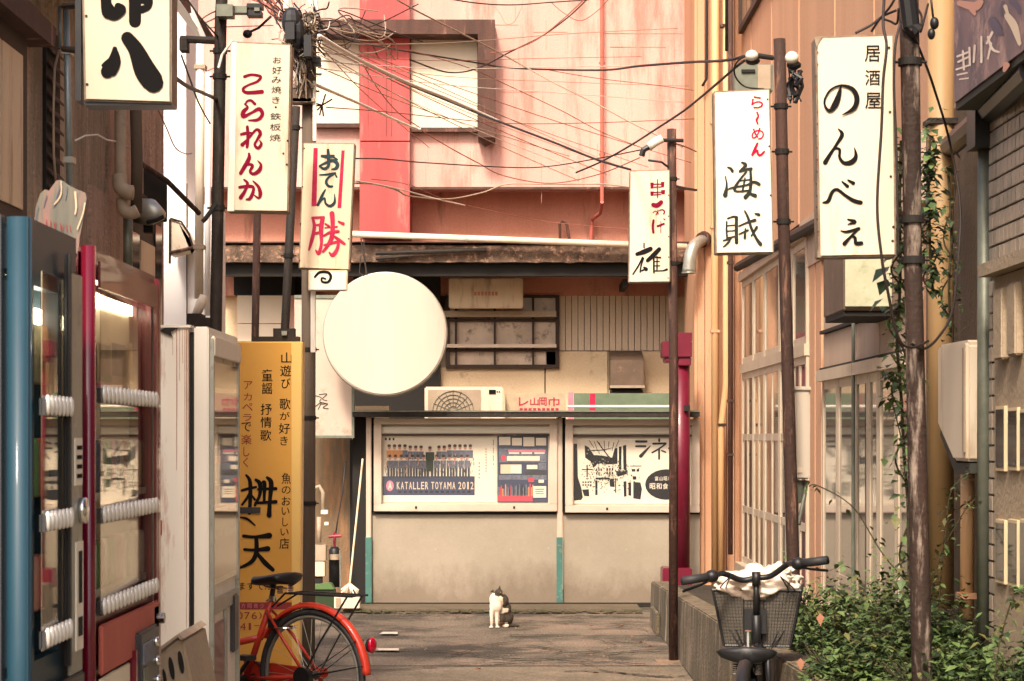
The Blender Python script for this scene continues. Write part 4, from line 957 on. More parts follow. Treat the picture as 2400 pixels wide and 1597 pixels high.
# red
rd, rdd = vending('red vending machine with rows of buttons, second from the camera', -.955, 4.80, 5.66, Zat(580,4.8), .78, .016, 'red_paint', 'red_dull', 0, (4.84, 5.60, 1.10, 1.86), 'red_dull')
b = B(); b.tube([(-.964,4.795,.08), (-.964,4.795,Zat(577,4.8))], .0165, 14); b.build('corner_post', 'red_paint', rd, smooth=True)
b = B(); b.box(-.99, 4.80, .08, -.978, 4.85, 1.92); b.build('side_trim', 'red_paint', rd)
b = B(); b.box(-.958, 5.62, .1, -.945, 5.66, 1.92); b.build('far_post', 'red_paint', rd, bevel=.004)
b = B(); pts = [(4.84,1.10),(5.60,1.10),(5.60,1.80),(5.585,1.83),(5.55,1.845),(4.84,1.86)]
b.poly([(-1.03, y, z) for y, z in pts], (.012,0,0)); w_ = b.build('display_window', 'vend_back', rd)
b = B(); b.poly([(-.9465-.024*(y-4.84)/.76, y, z) for y, z in pts], (.002,0,0)); b.build('pane', 'glass', w_)
b = B(); b.box(-.9505, 4.835, 1.84, -.944, 5.61, 1.90); b.box(-.9505, 5.585, 1.10, -.944, 5.61, 1.84); b.build('window_surround', 'red_dull', rd)
def paint_reflections(par, X, quads, name='picture_card'):
    # reflections painted as flat cards behind the front pane, photo pixel corners on the machine's front plane
    by = {}
    for k, (x0, y0, x1, y1, m_) in enumerate(quads):
        Xk = X+.00004*k; za, zb = Zat(y0, Yat(x0, X)), Zat(y1, Yat(x0, X)); Ya, Yb = Yat(x0, X), Yat(x1, X)
        b = B(); b.box(Xk-.0002, Ya, zb, Xk, Yb, za); b.build(name, m_, par)
random.seed(9)
Q = [(228,690,350,716,'lamp_glow'),(228,800,298,897,'sign_tan'),(231,805,259,893,'olive_print'),(262,803,294,880,'faded_print'),(240,878,262,893,'green_print'),(225,897,302,907,'poster_pink'),(300,803,324,900,'orange_pipe')]  # lamp strip first, the rest are painted reflections
paint_reflections(w_, -1.012, Q)
cans(w_, -.992, 4.86, 5.59, 1.375, 15, .12); cans(w_, -.992, 4.86, 5.59, 1.150, 15, .11)
b = B(); b.box(-1.015, 4.845, 1.355, -.973, 5.595, 1.372); each(b, 'shelf', 'vend_light', w_)
b = B(); b.box(-1.015, 4.845, 1.13, -.973, 5.595, 1.148); each(b, 'shelf', 'vend_light', w_)
ribs(rd, -.944, 4.85, 5.60, 1.60, 15, .022); ribs(rd, -.944, 4.85, 5.60, 1.325, 15, .022); ribs(rd, -.944, 4.85, 5.60, 1.115, 15, .022)
b = B(); b.box(-.950, 4.84, .96, -.940, 5.60, 1.075); b.build('banner_strip', 'pipe_red', rd, bevel=.004)
b = B(); b.box(-.950, 4.84, .3, -.943, 5.20, .955); b.build('lower_panel', 'vend_back', rd, bevel=.004)
b = B(); b.box(-.950, 5.21, .3, -.930, 5.24, .98); b.build('divider', 'red_paint', rd)
b = B(); b.box(-.950, 5.25, .3, -.925, 5.52, 1.02); b.build('control_panel', 'charcoal', rd, bevel=.006)
b = B(); b.box(-.925, 5.27, .94, -.921, 5.40, .99); b.build('price_display', 'greyblue', rd)
b = B(); b.box(-.925, 5.28, .80, -.921, 5.34, .93); b.build('coin_tray', 'galv', rd)
for k in range(3):
    b = B(); b.tube([(-.93,5.45+.012*k,.98-.05*k), (-.915,5.45+.012*k,.98-.05*k)], .012, 12); b.build('push_button', 'chrome', rd, smooth=True)
b = B(); b.box(-.950, 5.53, .92, -.94, 5.6, 1.06); b.build('coin_panel', 'black', rd)
b = B(); b.tube([(-.94,5.57,1.03), (-.92,5.57,1.03)], .014, 12); b.build('lock', 'chrome', rd)
# white
t3 = thing('vending_machine', (-1.6, 8.75, 0), 'old cream vending machine with rust streaked side behind the red one', 'vending machine', 'vending machines along the left wall')
z3 = Zat(766, 8.33)
b = B(); b.box(-1.9, 8.33, .05, -1.283, 9.18, z3); b.build('cabinet', 'rust_streak_panel', t3, bevel=.004)
b = B()
random.seed(13)
for x, wd, ln in [(414,2,330),(421,1.2,120),(428,1,80),(433,1.5,540),(437,2.2,700),(441,1.4,260),(405,1,60)]:
    ps = [(x+random.uniform(-.5,.5), 772+ln*k/6, wd*(1-.5*k/6)*.5) for k in range(7)]; brush(b, ps, lambda x, y: (x, y), 8.327)
b.build('rust_streak', 'rust_stain', t3)
b = B(); b.ibox(369, 762, 446, 768, 8.32, .1); b.build('top_trim', 'vend_white', t3)
b = B(); b.poly([I(372,775,8.318), I(388,768,8.318), I(420,768,8.318), I(400,778,8.318), I(404,790,8.318), I(392,784,8.318)], (0,.004,0)); b.build('peeling_edge', 'dark', t3)
b = B(); b.ibox(369, 1220, 379, 1255, 8.322, .006); b.build('tag_mark', 'dark_red_ink', t3)
b = B(); b.box(-1.28, 8.35, .08, -1.264, 9.16, z3-.02); b.build('hinge_gap', 'dark', t3)
b = B(); b.box(-1.262, 8.33, .08, -1.205, 9.2, z3); b.build('door', 'vend_white', t3, bevel=.006)
X3 = -1.204; Y3 = lambda x: Yat(x, -1.2)
b = B(); b.box(X3-.003, 8.38, .92, X3+.001, 9.12, 1.88); w_ = b.build('display_window', 'vend_back', t3)
b = B(); b.box(X3+.0045, 8.36, 1.82, X3+.02, 9.15, 1.90); b.build('lamp_cover', 'sign_white', t3, bevel=.004)
for z0, z1, m_ in [(1.70,1.80,'taupe'),(1.60,1.68,'poster_pink'),(1.555,1.595,'vend_light'),(1.47,1.52,'galv'),(1.33,1.46,'greyblue'),(1.40,1.43,'poster_pink'),(1.22,1.31,'faded_print'),(1.13,1.20,'paper'),(.94,1.1,'skin')]:
    o = card(w_, X3+.0045+random.uniform(0,.0012)+(.002 if m_ == 'poster_pink' else 0), 8.42, 9.06, z0, z1, m_, 'drink_card')
b = B(); b.box(X3+.010, 8.38, .92, X3+.013, 9.12, 1.80); b.build('pane', 'glass', w_)
for yy in (8.365, 9.13):
    b = B(); b.box(X3-.002, yy-.012, .1, X3+.016, yy+.012, 1.89); b.build('window_edge', 'steel', t3)
b = B(); b.box(X3, 8.4, .80, X3+.012, 9.1, .86); b.build('ledge', 'steel', t3, bevel=.004)
b = B(); b.box(X3, 8.95, .60, X3+.02, 9.07, .84); b.build('coin_panel', 'charcoal', t3, bevel=.005)
b = B(); b.box(X3, 8.42, .15, X3+.008, 8.72, .76); b.build('lower_panel', 'red_dull', t3)
b = B(); b.box(X3, 8.74, .1, X3+.014, 8.77, .8); b.build('divider', 'steel', t3)
# recycling bin with oval slots
t = thing('recycling_bin', (-1.03, 6.5, 0), 'taupe recycling bin with oval bottle slots between red and cream vending machines', 'bin')
b = B(); b.ipoly([(362,1700),(362,1535),(418,1490),(430,1498),(470,1700)], 6.4, .45); b.build('body', 'taupe', t, bevel=.01)
b = B(); b.ipoly([(368,1522),(417,1486),(432,1497),(424,1500),(416,1494),(372,1528)], 6.385, .47); b.build('lid', 'beige_pipe', t)
for (x, y, rx, ry) in [(424,1553,6,27), (402,1567,6,27), (386,1590,4,22), (375,1594,4,20)]:
    b = B(); b.poly([I(x+rx*math.cos(a*.393)+ry*.16*math.sin(a*.393), y+ry*math.sin(a*.393), 6.397) for a in range(16)], (0,.01,0)); b.build('slot', 'dark', t)
# weathered panel above the blue machine
t = thing('faded_sign', I(140, 650, 5.4), 'torn and faded painted board standing above the vending machines', 'sign')
tr = TR(0, 400, 3.92)
b = B(); b.ipoly([tr(*q) for q in [(310,500),(330,330),(370,210),(410,175),(450,185),(520,90),(560,85),(620,130),(700,170),(785,205),(795,260),(770,420),(730,620),(715,860),(690,960),(640,940),(580,950),(320,840),(300,700)]], 5.2, .03); b.build('board', 'faded_print', t)
b = B()
for s_ in [[(330,520,10),(430,570,9),(560,640,8)],[(350,330,5),(330,450,5)],[(430,230,4),(400,330,5)],[(560,110,4),(520,250,5),(490,330,4)],[(620,150,4),(600,260,5)]]: brush(b, s_, tr, 5.198)
b.build('painted_mark', 'greyblue', t)
b = B()
for i in range(16):
    x = 430+(i % 8)*30+random.uniform(-6,6); y = 450+(i//8)*90+(i % 8)*8; brush(b, [(x, y, 3), (x+random.uniform(-10,10), y+60, 4)], tr, 5.197)
b.build('painted_lettering', 'dark_red_ink', t)
b = B()
for s_ in [[(500,310,6),(560,220,6),(560,100,5)],[(690,200,9),(700,330,9),(690,400,6)],[(710,540,6),(760,400,6),(780,300,6)]]: brush(b, s_, tr, 5.197)
b.build('painted_scroll', 'sign_tan', t)
b = B(); b.ipoly([tr(*q) for q in [(320,750),(590,850),(600,950),(320,850)]], 5.196, .003); b.build('mossy_edge', 'moss', t)
b = B(); b.ibox(110, 630, 130, 900, 5.25, .02); b.build('stake', 'dark_pole', t)

# ---------------------------------------------------------------- clutter left of the noticeboard
t = thing('water_meter', I(742, 1380, 18.6), 'beige stacked meter boxes with a bent tap pipe against the taupe wall', 'meter')
b = B(); b.ibox(735, 1278, 764, 1316, 18.6, .12); b.build('upper_box', 'beige_pipe', t, bevel=.006)
b = B(); b.ibox(734, 1317, 761, 1352, 18.6, .12); b.build('lower_box', 'sign_tan', t, bevel=.006)
b = B(); b.tube([I(734,1146,18.65), I(748,1140,18.65), I(757,1155,18.65), I(756,1200,18.65)], .018, 10); b.tube([I(748,1212,18.65), I(748,1272,18.65)], .02, 10); b.build('pipe', 'beige_pipe', t, smooth=True)
b = B(); b.ibox(752, 1196, 768, 1206, 18.6, .08); b.ibox(760, 1224, 770, 1232, 18.58, .05); each(b, 'valve', 'sign_white', t, bevel=.004)
b = B(); b.ibox(735, 1353, 754, 1368, 18.62, .1); b.build('foot', 'dark', t)
t = thing('gas_cylinder', I(783, 1380, 18.7), 'dark cylinder with a red tap behind the broom', 'gas cylinder')
b = B(); c0, c1 = I(784,1376,18.8), I(784,1290,18.8); b.tube([c0, c1, c1+Vector((0,0,.03))], [.05,.05,.03], 16); b.build('body', 'black', t, smooth=True)
b = B(); b.tube([I(784,1312,18.74), I(784,1300,18.74)], .046, 14); b.build('band', 'beige_pipe', t)
b = B(); b.tube([I(784,1286,18.8), I(784,1262,18.8)], .012); b.tube([I(770,1258,18.78), I(800,1256,18.78)], .014); b.tube([I(784,1246,18.78), I(783,1270,18.78)], .010); b.build('tap', 'pink_tap', t)
b = B(); b.tube([I(810,1080,18.9), I(802,1160,18.9), I(792,1215,18.85), I(787,1250,18.8)], .006); tag(b.build('hose', 'black', smooth=True), 'thin black hose hanging down to the red tap', 'hose')
b = B(); b.tube([I(797,1290,18.7), I(798,1380,18.7)], .007); tag(b.build('metal_rod', 'steel'), 'thin metal rod standing right of the dark cylinder', 'rod')
t = thing('broom', I(818, 1390, 18.3), 'old broom with pale handle leaning left of the noticeboard', 'broom')
b = B(); b.tube([I(850,1076,18.72), I(820,1366,18.35)], .0085, 8); b.build('handle', 'sign_tan', t)
b = B(); random.seed(4)
for i in range(60):
    a = random.uniform(-1, 1); b.tube([I(819,1366,18.35)+Vector((0,0,0)), I(819+a*22, 1384+random.uniform(-4,10), 18.35+random.uniform(-.05,.05))], .003, 3)
tag(b.build('bristles', 'cloth', t), kind='stuff')
t = thing('concrete_block', I(815, 1427, 18.2), 'pale concrete block on the ground below the broom', 'block')
b = B(); b.ibox(783, 1398, 843, 1427, 18.2, .12); b.build('block', 'sign_ivory', t, bevel=.006)
b = B(); b.ibox(787, 1402, 799, 1423, 18.195, .01); b.build('hollow', 'taupe', t)
t = thing('plastic_tray', I(760, 1388, 18.4), 'green plastic tray resting beside the meter boxes', 'tray')
b = B(); b.ipoly([(735,1372),(775,1367),(784,1383),(735,1383)], 18.4, .14); b.build('tray', 'green_tray', t, bevel=.006)
b = B(); b.ibox(735, 1383, 785, 1427, 18.42, .12); b.build('stand', 'leaf_d', t)
# ================================================================ POLES
def pole(px, Y, r, m, label, bands=(), n=14, parts=None, name='pole', low=None):
    P_ = [I(x, y, Y) for x, y in px]
    if low is None:   # carry the line on to the ground
        d = (P_[-1]-P_[0]); d = d/d.z; g = P_[-1]+d*(0-P_[-1].z); P_.append(Vector((g.x, g.y, 0)))
    t = thing(name, (P_[-1].x, Y, 0 if low is None else P_[-1].z), label, 'pole')
    b = B(); b.tube(P_, r, n); b.build('shaft', m, t, smooth=True)
    for y in bands:
        k = 0
        for k in range(len(px)-1):
            if px[k+1][1] >= y: break
        x = px[k][0]+(px[k+1][0]-px[k][0])*(y-px[k][1])/(px[k+1][1]-px[k][1]); c = I(x, y, Y)
        b = B(); rr = (r if not isinstance(r, (list, tuple)) else r[0])
        b.tube([c+Vector((0,0,-.012)), c+Vector((0,0,.012))], rr+.005, n); b.tube([c+Vector((-rr-.02,0,0)), c+Vector((rr+.02,0,0))], .005, 6); b.build('clamp', 'dark', t)
    return t
pA = pole([(528,-200),(517,60),(506,765)], 9.6, .027, 'dark_pole', 'black pole holding the sign with dark red kana, near the cream vending machine', (488,180,120))
b = B(); b.tube([I(506,480,9.5), I(480,515,9.4), I(474,520,9.4)], .010); b.build('hook', 'dark', pA)
b = B(); b.ibox(507,10,545,38,9.5,.08); b.build('insulator', 'galv', pA)
b = B(); b.tube([I(425,92,9.7), I(512,96,9.62)], .017); b.ibox(420,90,438,118,9.65,.08); b.build('arm', 'dark_pole', pA)
b = B(); b.tube([I(545,95,9.5),I(520,130,9.52),I(512,160,9.5)], .006); b.build('stay_wire', 'cable_white', pA)
pole([(694,250),(668,770)], 11.95, .024, 'dark_pole', 'dark leaning pole between the kana sign and the sign with red stripes', (300,600,780))
pG = pole([(725,35),(722,1380)], 12.5, .042, 'grey_pole', 'grey utility pole under the tangle of cables, right of the yellow sign', (820,1180,980))
b = B(); b.ibox(733,190,741,330,12.4,.02); b.build('cable_guard', 'cable_white', pG); b = B(); b.ibox(728,680,739,826,12.4,.02); b.build('cable_guard', 'cable_white', pG)
b = B(); b.ibox(682,208,730,240,12.38,.12); b.build('clamp_plate', 'hood', pG); b = B(); b.ibox(682,196,735,206,12.38,.12); b.ibox(684,230,737,238,12.38,.12); b.build('band', 'cable_tan', pG)
pole([(603,498),(598,790)], 13.5, .024, 'rust_pole', 'rusty brown pole seen below the kana sign', ())
pR1 = pole([(1574,303),(1579,900),(1578,1553)], 14.3, .031, 'rust_pole', 'rusty pole with the kushiage sign standing by the low wall', (420,618), low=0)
b = B(); b.tube([I(1550,329,14.25), I(1602,330,14.25)], .013); b.build('cross_bar', 'dark', pR1)
b = B(); b.tube([I(1552,325,14.2), I(1538,332,14.2), I(1520,345,14.2)], .03, 10); b.build('insulator', 'ceramic', pR1, smooth=True)
b = B(); b.tube([I(1520,345,14.2), I(1508,352,14.2), I(1504,366,14.2)], .02, 8); b.tube([I(1519,376,14.2),I(1550,380,14.2),I(1566,392,14.25)], .008); b.build('lead', 'black', pR1)
b = B(); c = I(1578,1553,14.3); b.box(c.x-.12, 14.2, 0, c.x+.05, 14.4, .012); b.build('foot_plate', 'patch_a', pR1)
pR2 = pole([(1827,92),(1836,500),(1859,1330)], 9.8, [.0275,.0275,.030,.030], 'rust_pole', 'dark brown leaning pole with the ramen sign and slim meter box', (250,356,520))
b = B(); b.tube([I(1776,131,9.75), I(1812,136,9.75)], .012); b.tube([I(1790,135,9.8), I(1870,140,9.8)], .008); b.build('cross_bar', 'dark', pR2)
b = B(); c = I(1856,136,9.72)
b.ell(c, (.032,.032,.030), 16, 10); b.ell(I(1762,131,9.72), (.03,.03,.026), 16, 10); each(b, 'insulator', 'ceramic', pR2, smooth=True)
b = B(); b.ell(c+Vector((.012,.02,-.03)), (.034,.03,.022), 12, 8); b.ell(I(1764,143,9.74), (.034,.03,.02), 12, 8); each(b, 'insulator_cap', 'black', pR2, smooth=True)
b = B(); random.seed(8)
for i in range(14):
    a = I(1850+random.uniform(-4,34), 170+random.uniform(-30,20), 9.85); c = I(1856+random.uniform(-6,24), 215+random.uniform(-14,30), 9.8); m_ = a.lerp(c,.5)+Vector((random.uniform(-.05,.05),0,0)); b.tube([a,m_,c], random.choice([.004,.007,.010]), 5)
b.build('cable_knot', 'black', pR2)
pR3 = pole([(2124,-200),(2133,140),(2140,620),(2158,1445)], 7.1, [.035,.032,.030,.034,.034], 'peeled_pole', 'tall pole with peeling brown paint beside the largest white sign', (146,515,610), n=18)
b = B(); b.tube([I(2120,-60,7.05), I(2135,62,7.06), I(2150,75,7.06)], .03, 10); b.build('wrapping', 'black', pR3)

# ================================================================ HANGING SIGNS
def sign(label, q, Y, d, face, group='vertical shop signs hung on the poles', bolts=(), edge='sign_frame'):
    """q: four photo-pixel corners TL TR BR BL of the face"""
    xs = [p[0] for p in q]; c = I(sum(xs)/4, max(p[1] for p in q), Y)
    t = thing('shop_sign', c, label, 'sign', group)
    b = B(); b.ipoly(q, Y, d); b.build('sign_box', edge, t, bevel=.004)
    cx = sum(p[0] for p in q)/4; cy = sum(p[1] for p in q)/4
    px = 5000/Y*.007
    qi = [(p[0]+(px if p[0] < cx else -px), p[1]+(px if p[1] < cy else -px)) for p in q]
    b = B(); b.ipoly(qi, Y-.0035, .003); b.build('face', face, t)
    if bolts:
        b = B()
        for (x, y) in bolts: p = I(x, y, Y-.006); b.tube([p, p+Vector((0,.006,0))], .0045, 8)
        each(b, 'bolt', 'rust_pole', t)
    return t, Y-.0045
# top left, cropped by the frame
t, y = sign('large cream sign with thick black characters, cut by the top left corner of the photo', [(186,-300),(402,-300),(402,243),(197,237)], 6.7, .12, 'sign_ivory', bolts=[(202,38),(204,198)], edge='sign_frame')
b = B(); b.ibox(176,-300,190,236,6.72,.10); b.ibox(197,238,403,247,6.71,.1); b.build('edge_rail', 'charcoal', t)
tr = TR(0, 0, 3.92); b = B()
brush(b, [(1055,450,22),(1050,560,62),(1000,640,80),(985,660,60)], tr, y)
brush(b, [(1170,350,58),(1250,460,72),(1330,640,100),(1400,745,100),(1410,760,92)], tr, y)
brush(b, [(975,-500,50),(975,60,48),(1010,130,44),(1060,140,45),(1120,90,40),(1085,60,34)], tr, y); brush(b, [(960,-20,30),(1000,80,50),(1050,140,48)], tr, y)
brush(b, [(1240,-300,56),(1240,200,56)], tr, y); brush(b, [(1250,-30,50),(1340,-10,60),(1360,60,34),(1300,90,36)], tr, y)
b.build('lettering', 'ink', t)
b = B(); b.tube([I(150,115,7.6), I(200,120,6.8)], .012); b.tube([I(150,15,7.6), I(200,10,6.8)], .012); b.build('bracket', 'dark_pole', t)

RB = [(546,108),(544,183),(543,258),(539,331),(538,404),(537,478)]
t, y = sign('cream sign with large dark red kana and small black writing, on the black pole', [(543,97),(683,103),(676,498),(532,496)], 9.45, .10, 'sign_cream', bolts=RB+[(672,386),(664,360),(674,330)])
b = B(); b.ipoly([(543,99),(555,99),(549,495),(533,495)], y-.003, .002); b.build('edge_strip', 'sign_white', t)
tr = TR(530, 95, 3.825); b = B()
for s_ in [[(165,325,14),(230,308,12),(308,325,14),(280,368,12),(200,400,10),(152,435,13),(185,468,15),(322,460,18)],
    [(170,575,8),(190,545,10),(225,540,12),(258,570,13)],[(165,570,6),(192,600,12),(155,640,20),(155,682,18),(225,650,12),(295,615,18),(325,660,17),(285,710,14),(200,716,6)],
    [(190,775,14),(196,860,15),(188,955,14)],[(135,842,12),(180,832,14),(225,828,8)],[(145,935,18),(200,880,10),(270,800,12),(306,832,17),(278,890,12),(256,935,12),(285,965,14),(315,930,13),(302,900,7)],
    [(205,1015,10),(204,1060,18),(160,1140,18),(130,1190,16)],[(150,1150,8),(195,1112,10),(236,1122,14),(214,1175,12),(248,1195,14),(296,1165,18),(312,1115,12),(282,1078,4)],
    [(120,1316,12),(180,1308,14),(238,1312,14),(243,1350,14),(215,1415,15),(180,1425,6)],[(160,1248,8),(192,1282,14),(168,1350,14),(130,1408,18)],[(242,1262,7),(288,1310,14),(306,1370,18),(292,1412,10),(252,1387,5)]]: brush(b, s_, tr, y)
b.build('lettering', 'crimson_ink', t)
b = B()
for ch, y0, y1, x0, x1 in [('お',150,205,420,495),('好',235,303,412,498),('み',325,385,408,495),('焼',412,475,405,495),('き',505,565,412,480),('・',590,608,435,455),('鉄',650,712,395,492),('板',745,810,392,490),('焼',840,905,390,488)]:
    put(b, ch, *tr(x0,y0), *tr(x1,y1), y, .012)
b.build('small_lettering', 'ink_soft', t)

t, y = sign('tan sign with two red stripes, dark blue kana and one red character', [(710,334),(832,336),(819,634),(700,630)], 12.25, .10, 'sign_tan', bolts=[(713,348),(709,438),(704,525),(702,611),(817,560)])
tr = TR(700, 330, 4.357); b = B()
for q in [[(152,75),(195,75),(182,668),(130,670)], [(437,100),(470,100),(435,690),(396,690)]]: b.add([I(*tr(*p), y) for p in q], [(0,1,2,3)])
b.build('red_stripe', 'faded_red', t)
b = B()
for s_ in [[(235,155,12),(300,162,18),(357,155,13)],[(300,95,13),(305,180,18),(302,255,14),(262,285,13),(212,262,9)],[(212,258,9),(280,226,14),(350,203,18),(396,240,20),(382,282,18),(340,293,8)],[(360,172,9),(392,192,10)],
    [(215,350,7),(290,345,11),(372,332,12)],[(372,334,10),(302,378,11),(280,428,14),(308,465,13),(345,466,10)],[(378,352,10),(388,370,9)],
    [(272,500,7),(240,560,14),(196,655,14)],[(210,640,6),(262,585,9),(275,640,12),(320,667,14),(366,630,14),(366,545,4)]]: brush(b, s_, tr, y-.001)
b.build('lettering', 'ink_blue', t)
b = B()
for s_ in [[(143,790,12),(160,880,18),(135,1010,18),(105,1115,10)],[(140,788,12),(255,783,14)],[(246,788,20),(228,900,24),(232,1050,16),(205,1150,18),(175,1120,8)],[(150,950,13),(232,935,14)],[(155,865,10),(232,855,10)],
    [(340,745,26),(347,850,22),(338,985,24),(292,1075,16),(248,1132,12)],[(272,850,9),(310,870,10)],[(405,825,8),(455,848,16)],[(258,970,10),(320,935,13),(405,925,14)],[(270,890,8),(390,880,10)],[(372,985,14),(420,1020,18),(468,1055,14)],
    [(262,1068,11),(330,1050,13),(400,1040,16),(392,1110,18),(347,1170,20),(312,1142,8)]]: brush(b, s_, tr, y-.001)
b.build('lettering', 'faded_red', t)
t, y = sign('small tan plate with a single black kana below the red striped sign', [(722,633),(815,634),(813,682),(722,682)], 12.22, .04, 'sign_white', edge='sign_tan')
b = B()
for s_ in [[(165,1392,10),(215,1345,14),(298,1345,14),(328,1390,14),(300,1443,12),(240,1440,11),(238,1402,9),(275,1412,8)]]: brush(b, s_, tr, y-.001)
b.build('lettering', 'ink', t)

t, y = sign('bright white ramen sign with pink kana and two black characters', [(1672,214),(1805,208),(1814,594),(1677,596)], 9.7, .09, 'sign_white', bolts=[(1799,233),(1803,343),(1806,458)])
tr = TR(1665, 205, 3.92); b = B()
put(b, 'ら', *tr(376,82), *tr(484,192), y-.001, .035); brush(b, [(428,230,8),(440,265,9),(424,300,10),(436,336,7)], tr, y-.001); put(b, 'め', *tr(378,372), *tr(492,480), y-.001, .035)
for s_ in [[(432,515,10),(410,565,13),(385,620,11)],[(392,612,6),(430,580,9),(436,610,10),(460,622,10),(495,590,8)]]: brush(b, s_, tr, y-.001)
b.build('lettering', 'red_ink', t)
b = B()
for s_ in [[(160,735,7),(185,745,12),(202,768,14)],[(138,820,6),(150,900,10),(136,990,22)],[(160,940,5),(200,922,9),(330,898,9),(400,870,13),(448,890,15)],[(290,690,9),(325,715,15),(270,772,11)],[(278,772,9),(330,755,12),(375,748,14)],
    [(330,775,9),(265,855,10),(222,930,14),(245,955,8),(350,948,9)],[(368,765,12),(372,860,14),(362,955,15),(322,1008,19)],[(350,972,10),(412,995,18)],[(318,835,8),(296,945,9)],[(262,860,7),(360,850,8)]]: brush(b, s_, tr, y-.001)
for s_ in [[(150,1235,8),(148,1320,9),(155,1385,10)],[(160,1205,8),(212,1188,10),(240,1195,13)],[(240,1195,15),(238,1300,16),(240,1425,17)],[(155,1272,6),(230,1265,6)],[(152,1322,6),(230,1315,6)],[(150,1385,8),(230,1370,8)],[(188,1390,9),(120,1408,8)],[(178,1408,9),(150,1440,10),(118,1465,5)],
    [(262,1275,7),(330,1245,9),(410,1220,15)],[(315,1135,8),(345,1195,12),(375,1290,13),(420,1385,13),(460,1440,18)],[(412,1160,8),(446,1170,14)],[(426,1285,13),(376,1365,7)],[(265,1348,7),(345,1312,9)],[(322,1300,8),(316,1382,13)]]: brush(b, s_, tr, y-.001)
b.build('lettering', 'ink_soft', t)

t, y = sign('largest white sign, for the izakaya, with four big black kana beside the peeling pole', [(1911,86),(2096,80),(2101,601),(1919,604)], 7.05, .10, 'sign_ivory', bolts=[(2084,112),(2086,263),(2088,414),(2092,565),(2094,532)])
b = B(); b.ipoly([(1908,88),(1930,84),(1920,98),(1914,112)], y-.004, .003); b.ipoly([(1916,585),(1926,603),(1916,604)], y-.004, .003); each(b, 'rust_corner', 'sign_frame', t)
b = B()
random.seed(2)
for i in range(16): x = 1912+random.uniform(-1,4); yy = 120+i*28; b.add([I(x,yy,y-.002), I(x+3,yy+2,y-.002), I(x+2,yy+7,y-.002), I(x,yy+5,y-.002)], [(0,1,2,3)])
tag(b.build('rust_spot', 'rust_pole', t), kind='stuff')
tr = TR(1900, 70, 2.876); b = B()
for s_ in [[(203,385,6),(190,440,17),(165,505,22),(130,545,13),(100,520,8),(95,470,7),(135,405,7),(205,376,8),(280,398,14),(312,462,18),(290,530,15),(212,575,3)],
    [(186,668,4),(212,708,14),(170,780,10),(125,850,13),(98,895,16)],[(120,862,8),(160,805,8),(195,808,10),(195,860,10),(225,898,13),(275,893,18),(305,855,14),(295,795,3)],
    [(84,1165,6),(118,1155,13),(145,1095,12),(180,1078,11),(235,1118,11),(290,1152,14),(338,1165,14)],[(213,1025,6),(248,1055,12)],[(252,1014,6),(288,1034,13)],
    [(250,1278,5),(298,1295,14),(250,1312,3)],[(203,1355,4),(245,1362,9),(325,1340,11)],[(320,1345,8),(270,1395,9),(228,1442,15)],[(268,1392,6),(298,1400,10),(305,1438,13),(343,1438,13)]]: brush(b, s_, tr, y-.001)
b.build('lettering', 'ink', t); b = B()
for ch, q in [('居',(366,106,468,214)),('酒',(368,272,468,374)),('屋',(368,424,474,532))]: put(b, ch, *tr(q[0],q[1]), *tr(q[2],q[3]), y-.001, .018)
b.build('small_lettering', 'ink', t)

t, y = sign('small ivory kushiage sign with red kana and one black character on the rusty pole', [(1476,400),(1570,398),(1571,662),(1473,663)], 14.2, .08, 'sign_cream', bolts=[(1567,458),(1567,507),(1567,555),(1567,603),(1566,652)])
tr = TR(1470, 395, 5.70); b = B()
for q in [(308,190,356,268),(450,180,498,252),(308,308,356,366),(452,288,508,346)]: b.add([I(*tr(*p), y-.001) for p in [(q[0],q[1]),(q[2],q[1]),(q[2]-6,q[3]),(q[0]+4,q[3])]], [(0,1,2,3)])
for s_ in [[(405,150,7),(405,390,7)],[(356,210,6),(450,208,6)],[(356,250,6),(450,245,6)],[(356,320,6),(450,315,6)],[(356,350,6),(450,345,6)],[(345,485,26),(400,492,30),(455,450,26)],[(410,555,8),(412,605,8)],[(345,592,5),(370,570,5),(400,585,5),(385,620,6)],[(430,560,7),(470,552,8),(498,575,10),(488,608,9)],
    [(352,695,15),(342,780,17),(350,855,17)],[(405,772,13),(490,740,14)],[(450,710,5),(448,860,5)],[(488,672,6),(502,684,9)]]: brush(b, s_, tr, y-.002)
b.build('lettering', 'crimson_ink', t)
b = B()
for s_ in [[(130,1145,24),(230,1112,33),(312,1075,30)],[(225,1000,8),(225,1060,9)],[(205,1190,12),(150,1300,11),(75,1415,9)],[(218,1200,10),(185,1300,10),(172,1385,10)],[(172,1375,8),(230,1350,10)],[(225,1325,14),(252,1345,26)],
    [(428,1078,26),(352,1158,30),(272,1230,24)],[(355,1180,11),(356,1390,13)],[(400,1180,9),(396,1370,9)],[(356,1185,7),(445,1190,10)],[(356,1245,7),(430,1245,8)],[(356,1302,7),(435,1302,8)],[(356,1368,9),(470,1368,9),(530,1350,15)]]: brush(b, s_, tr, y-.001)
b.build('lettering', 'ink', t)

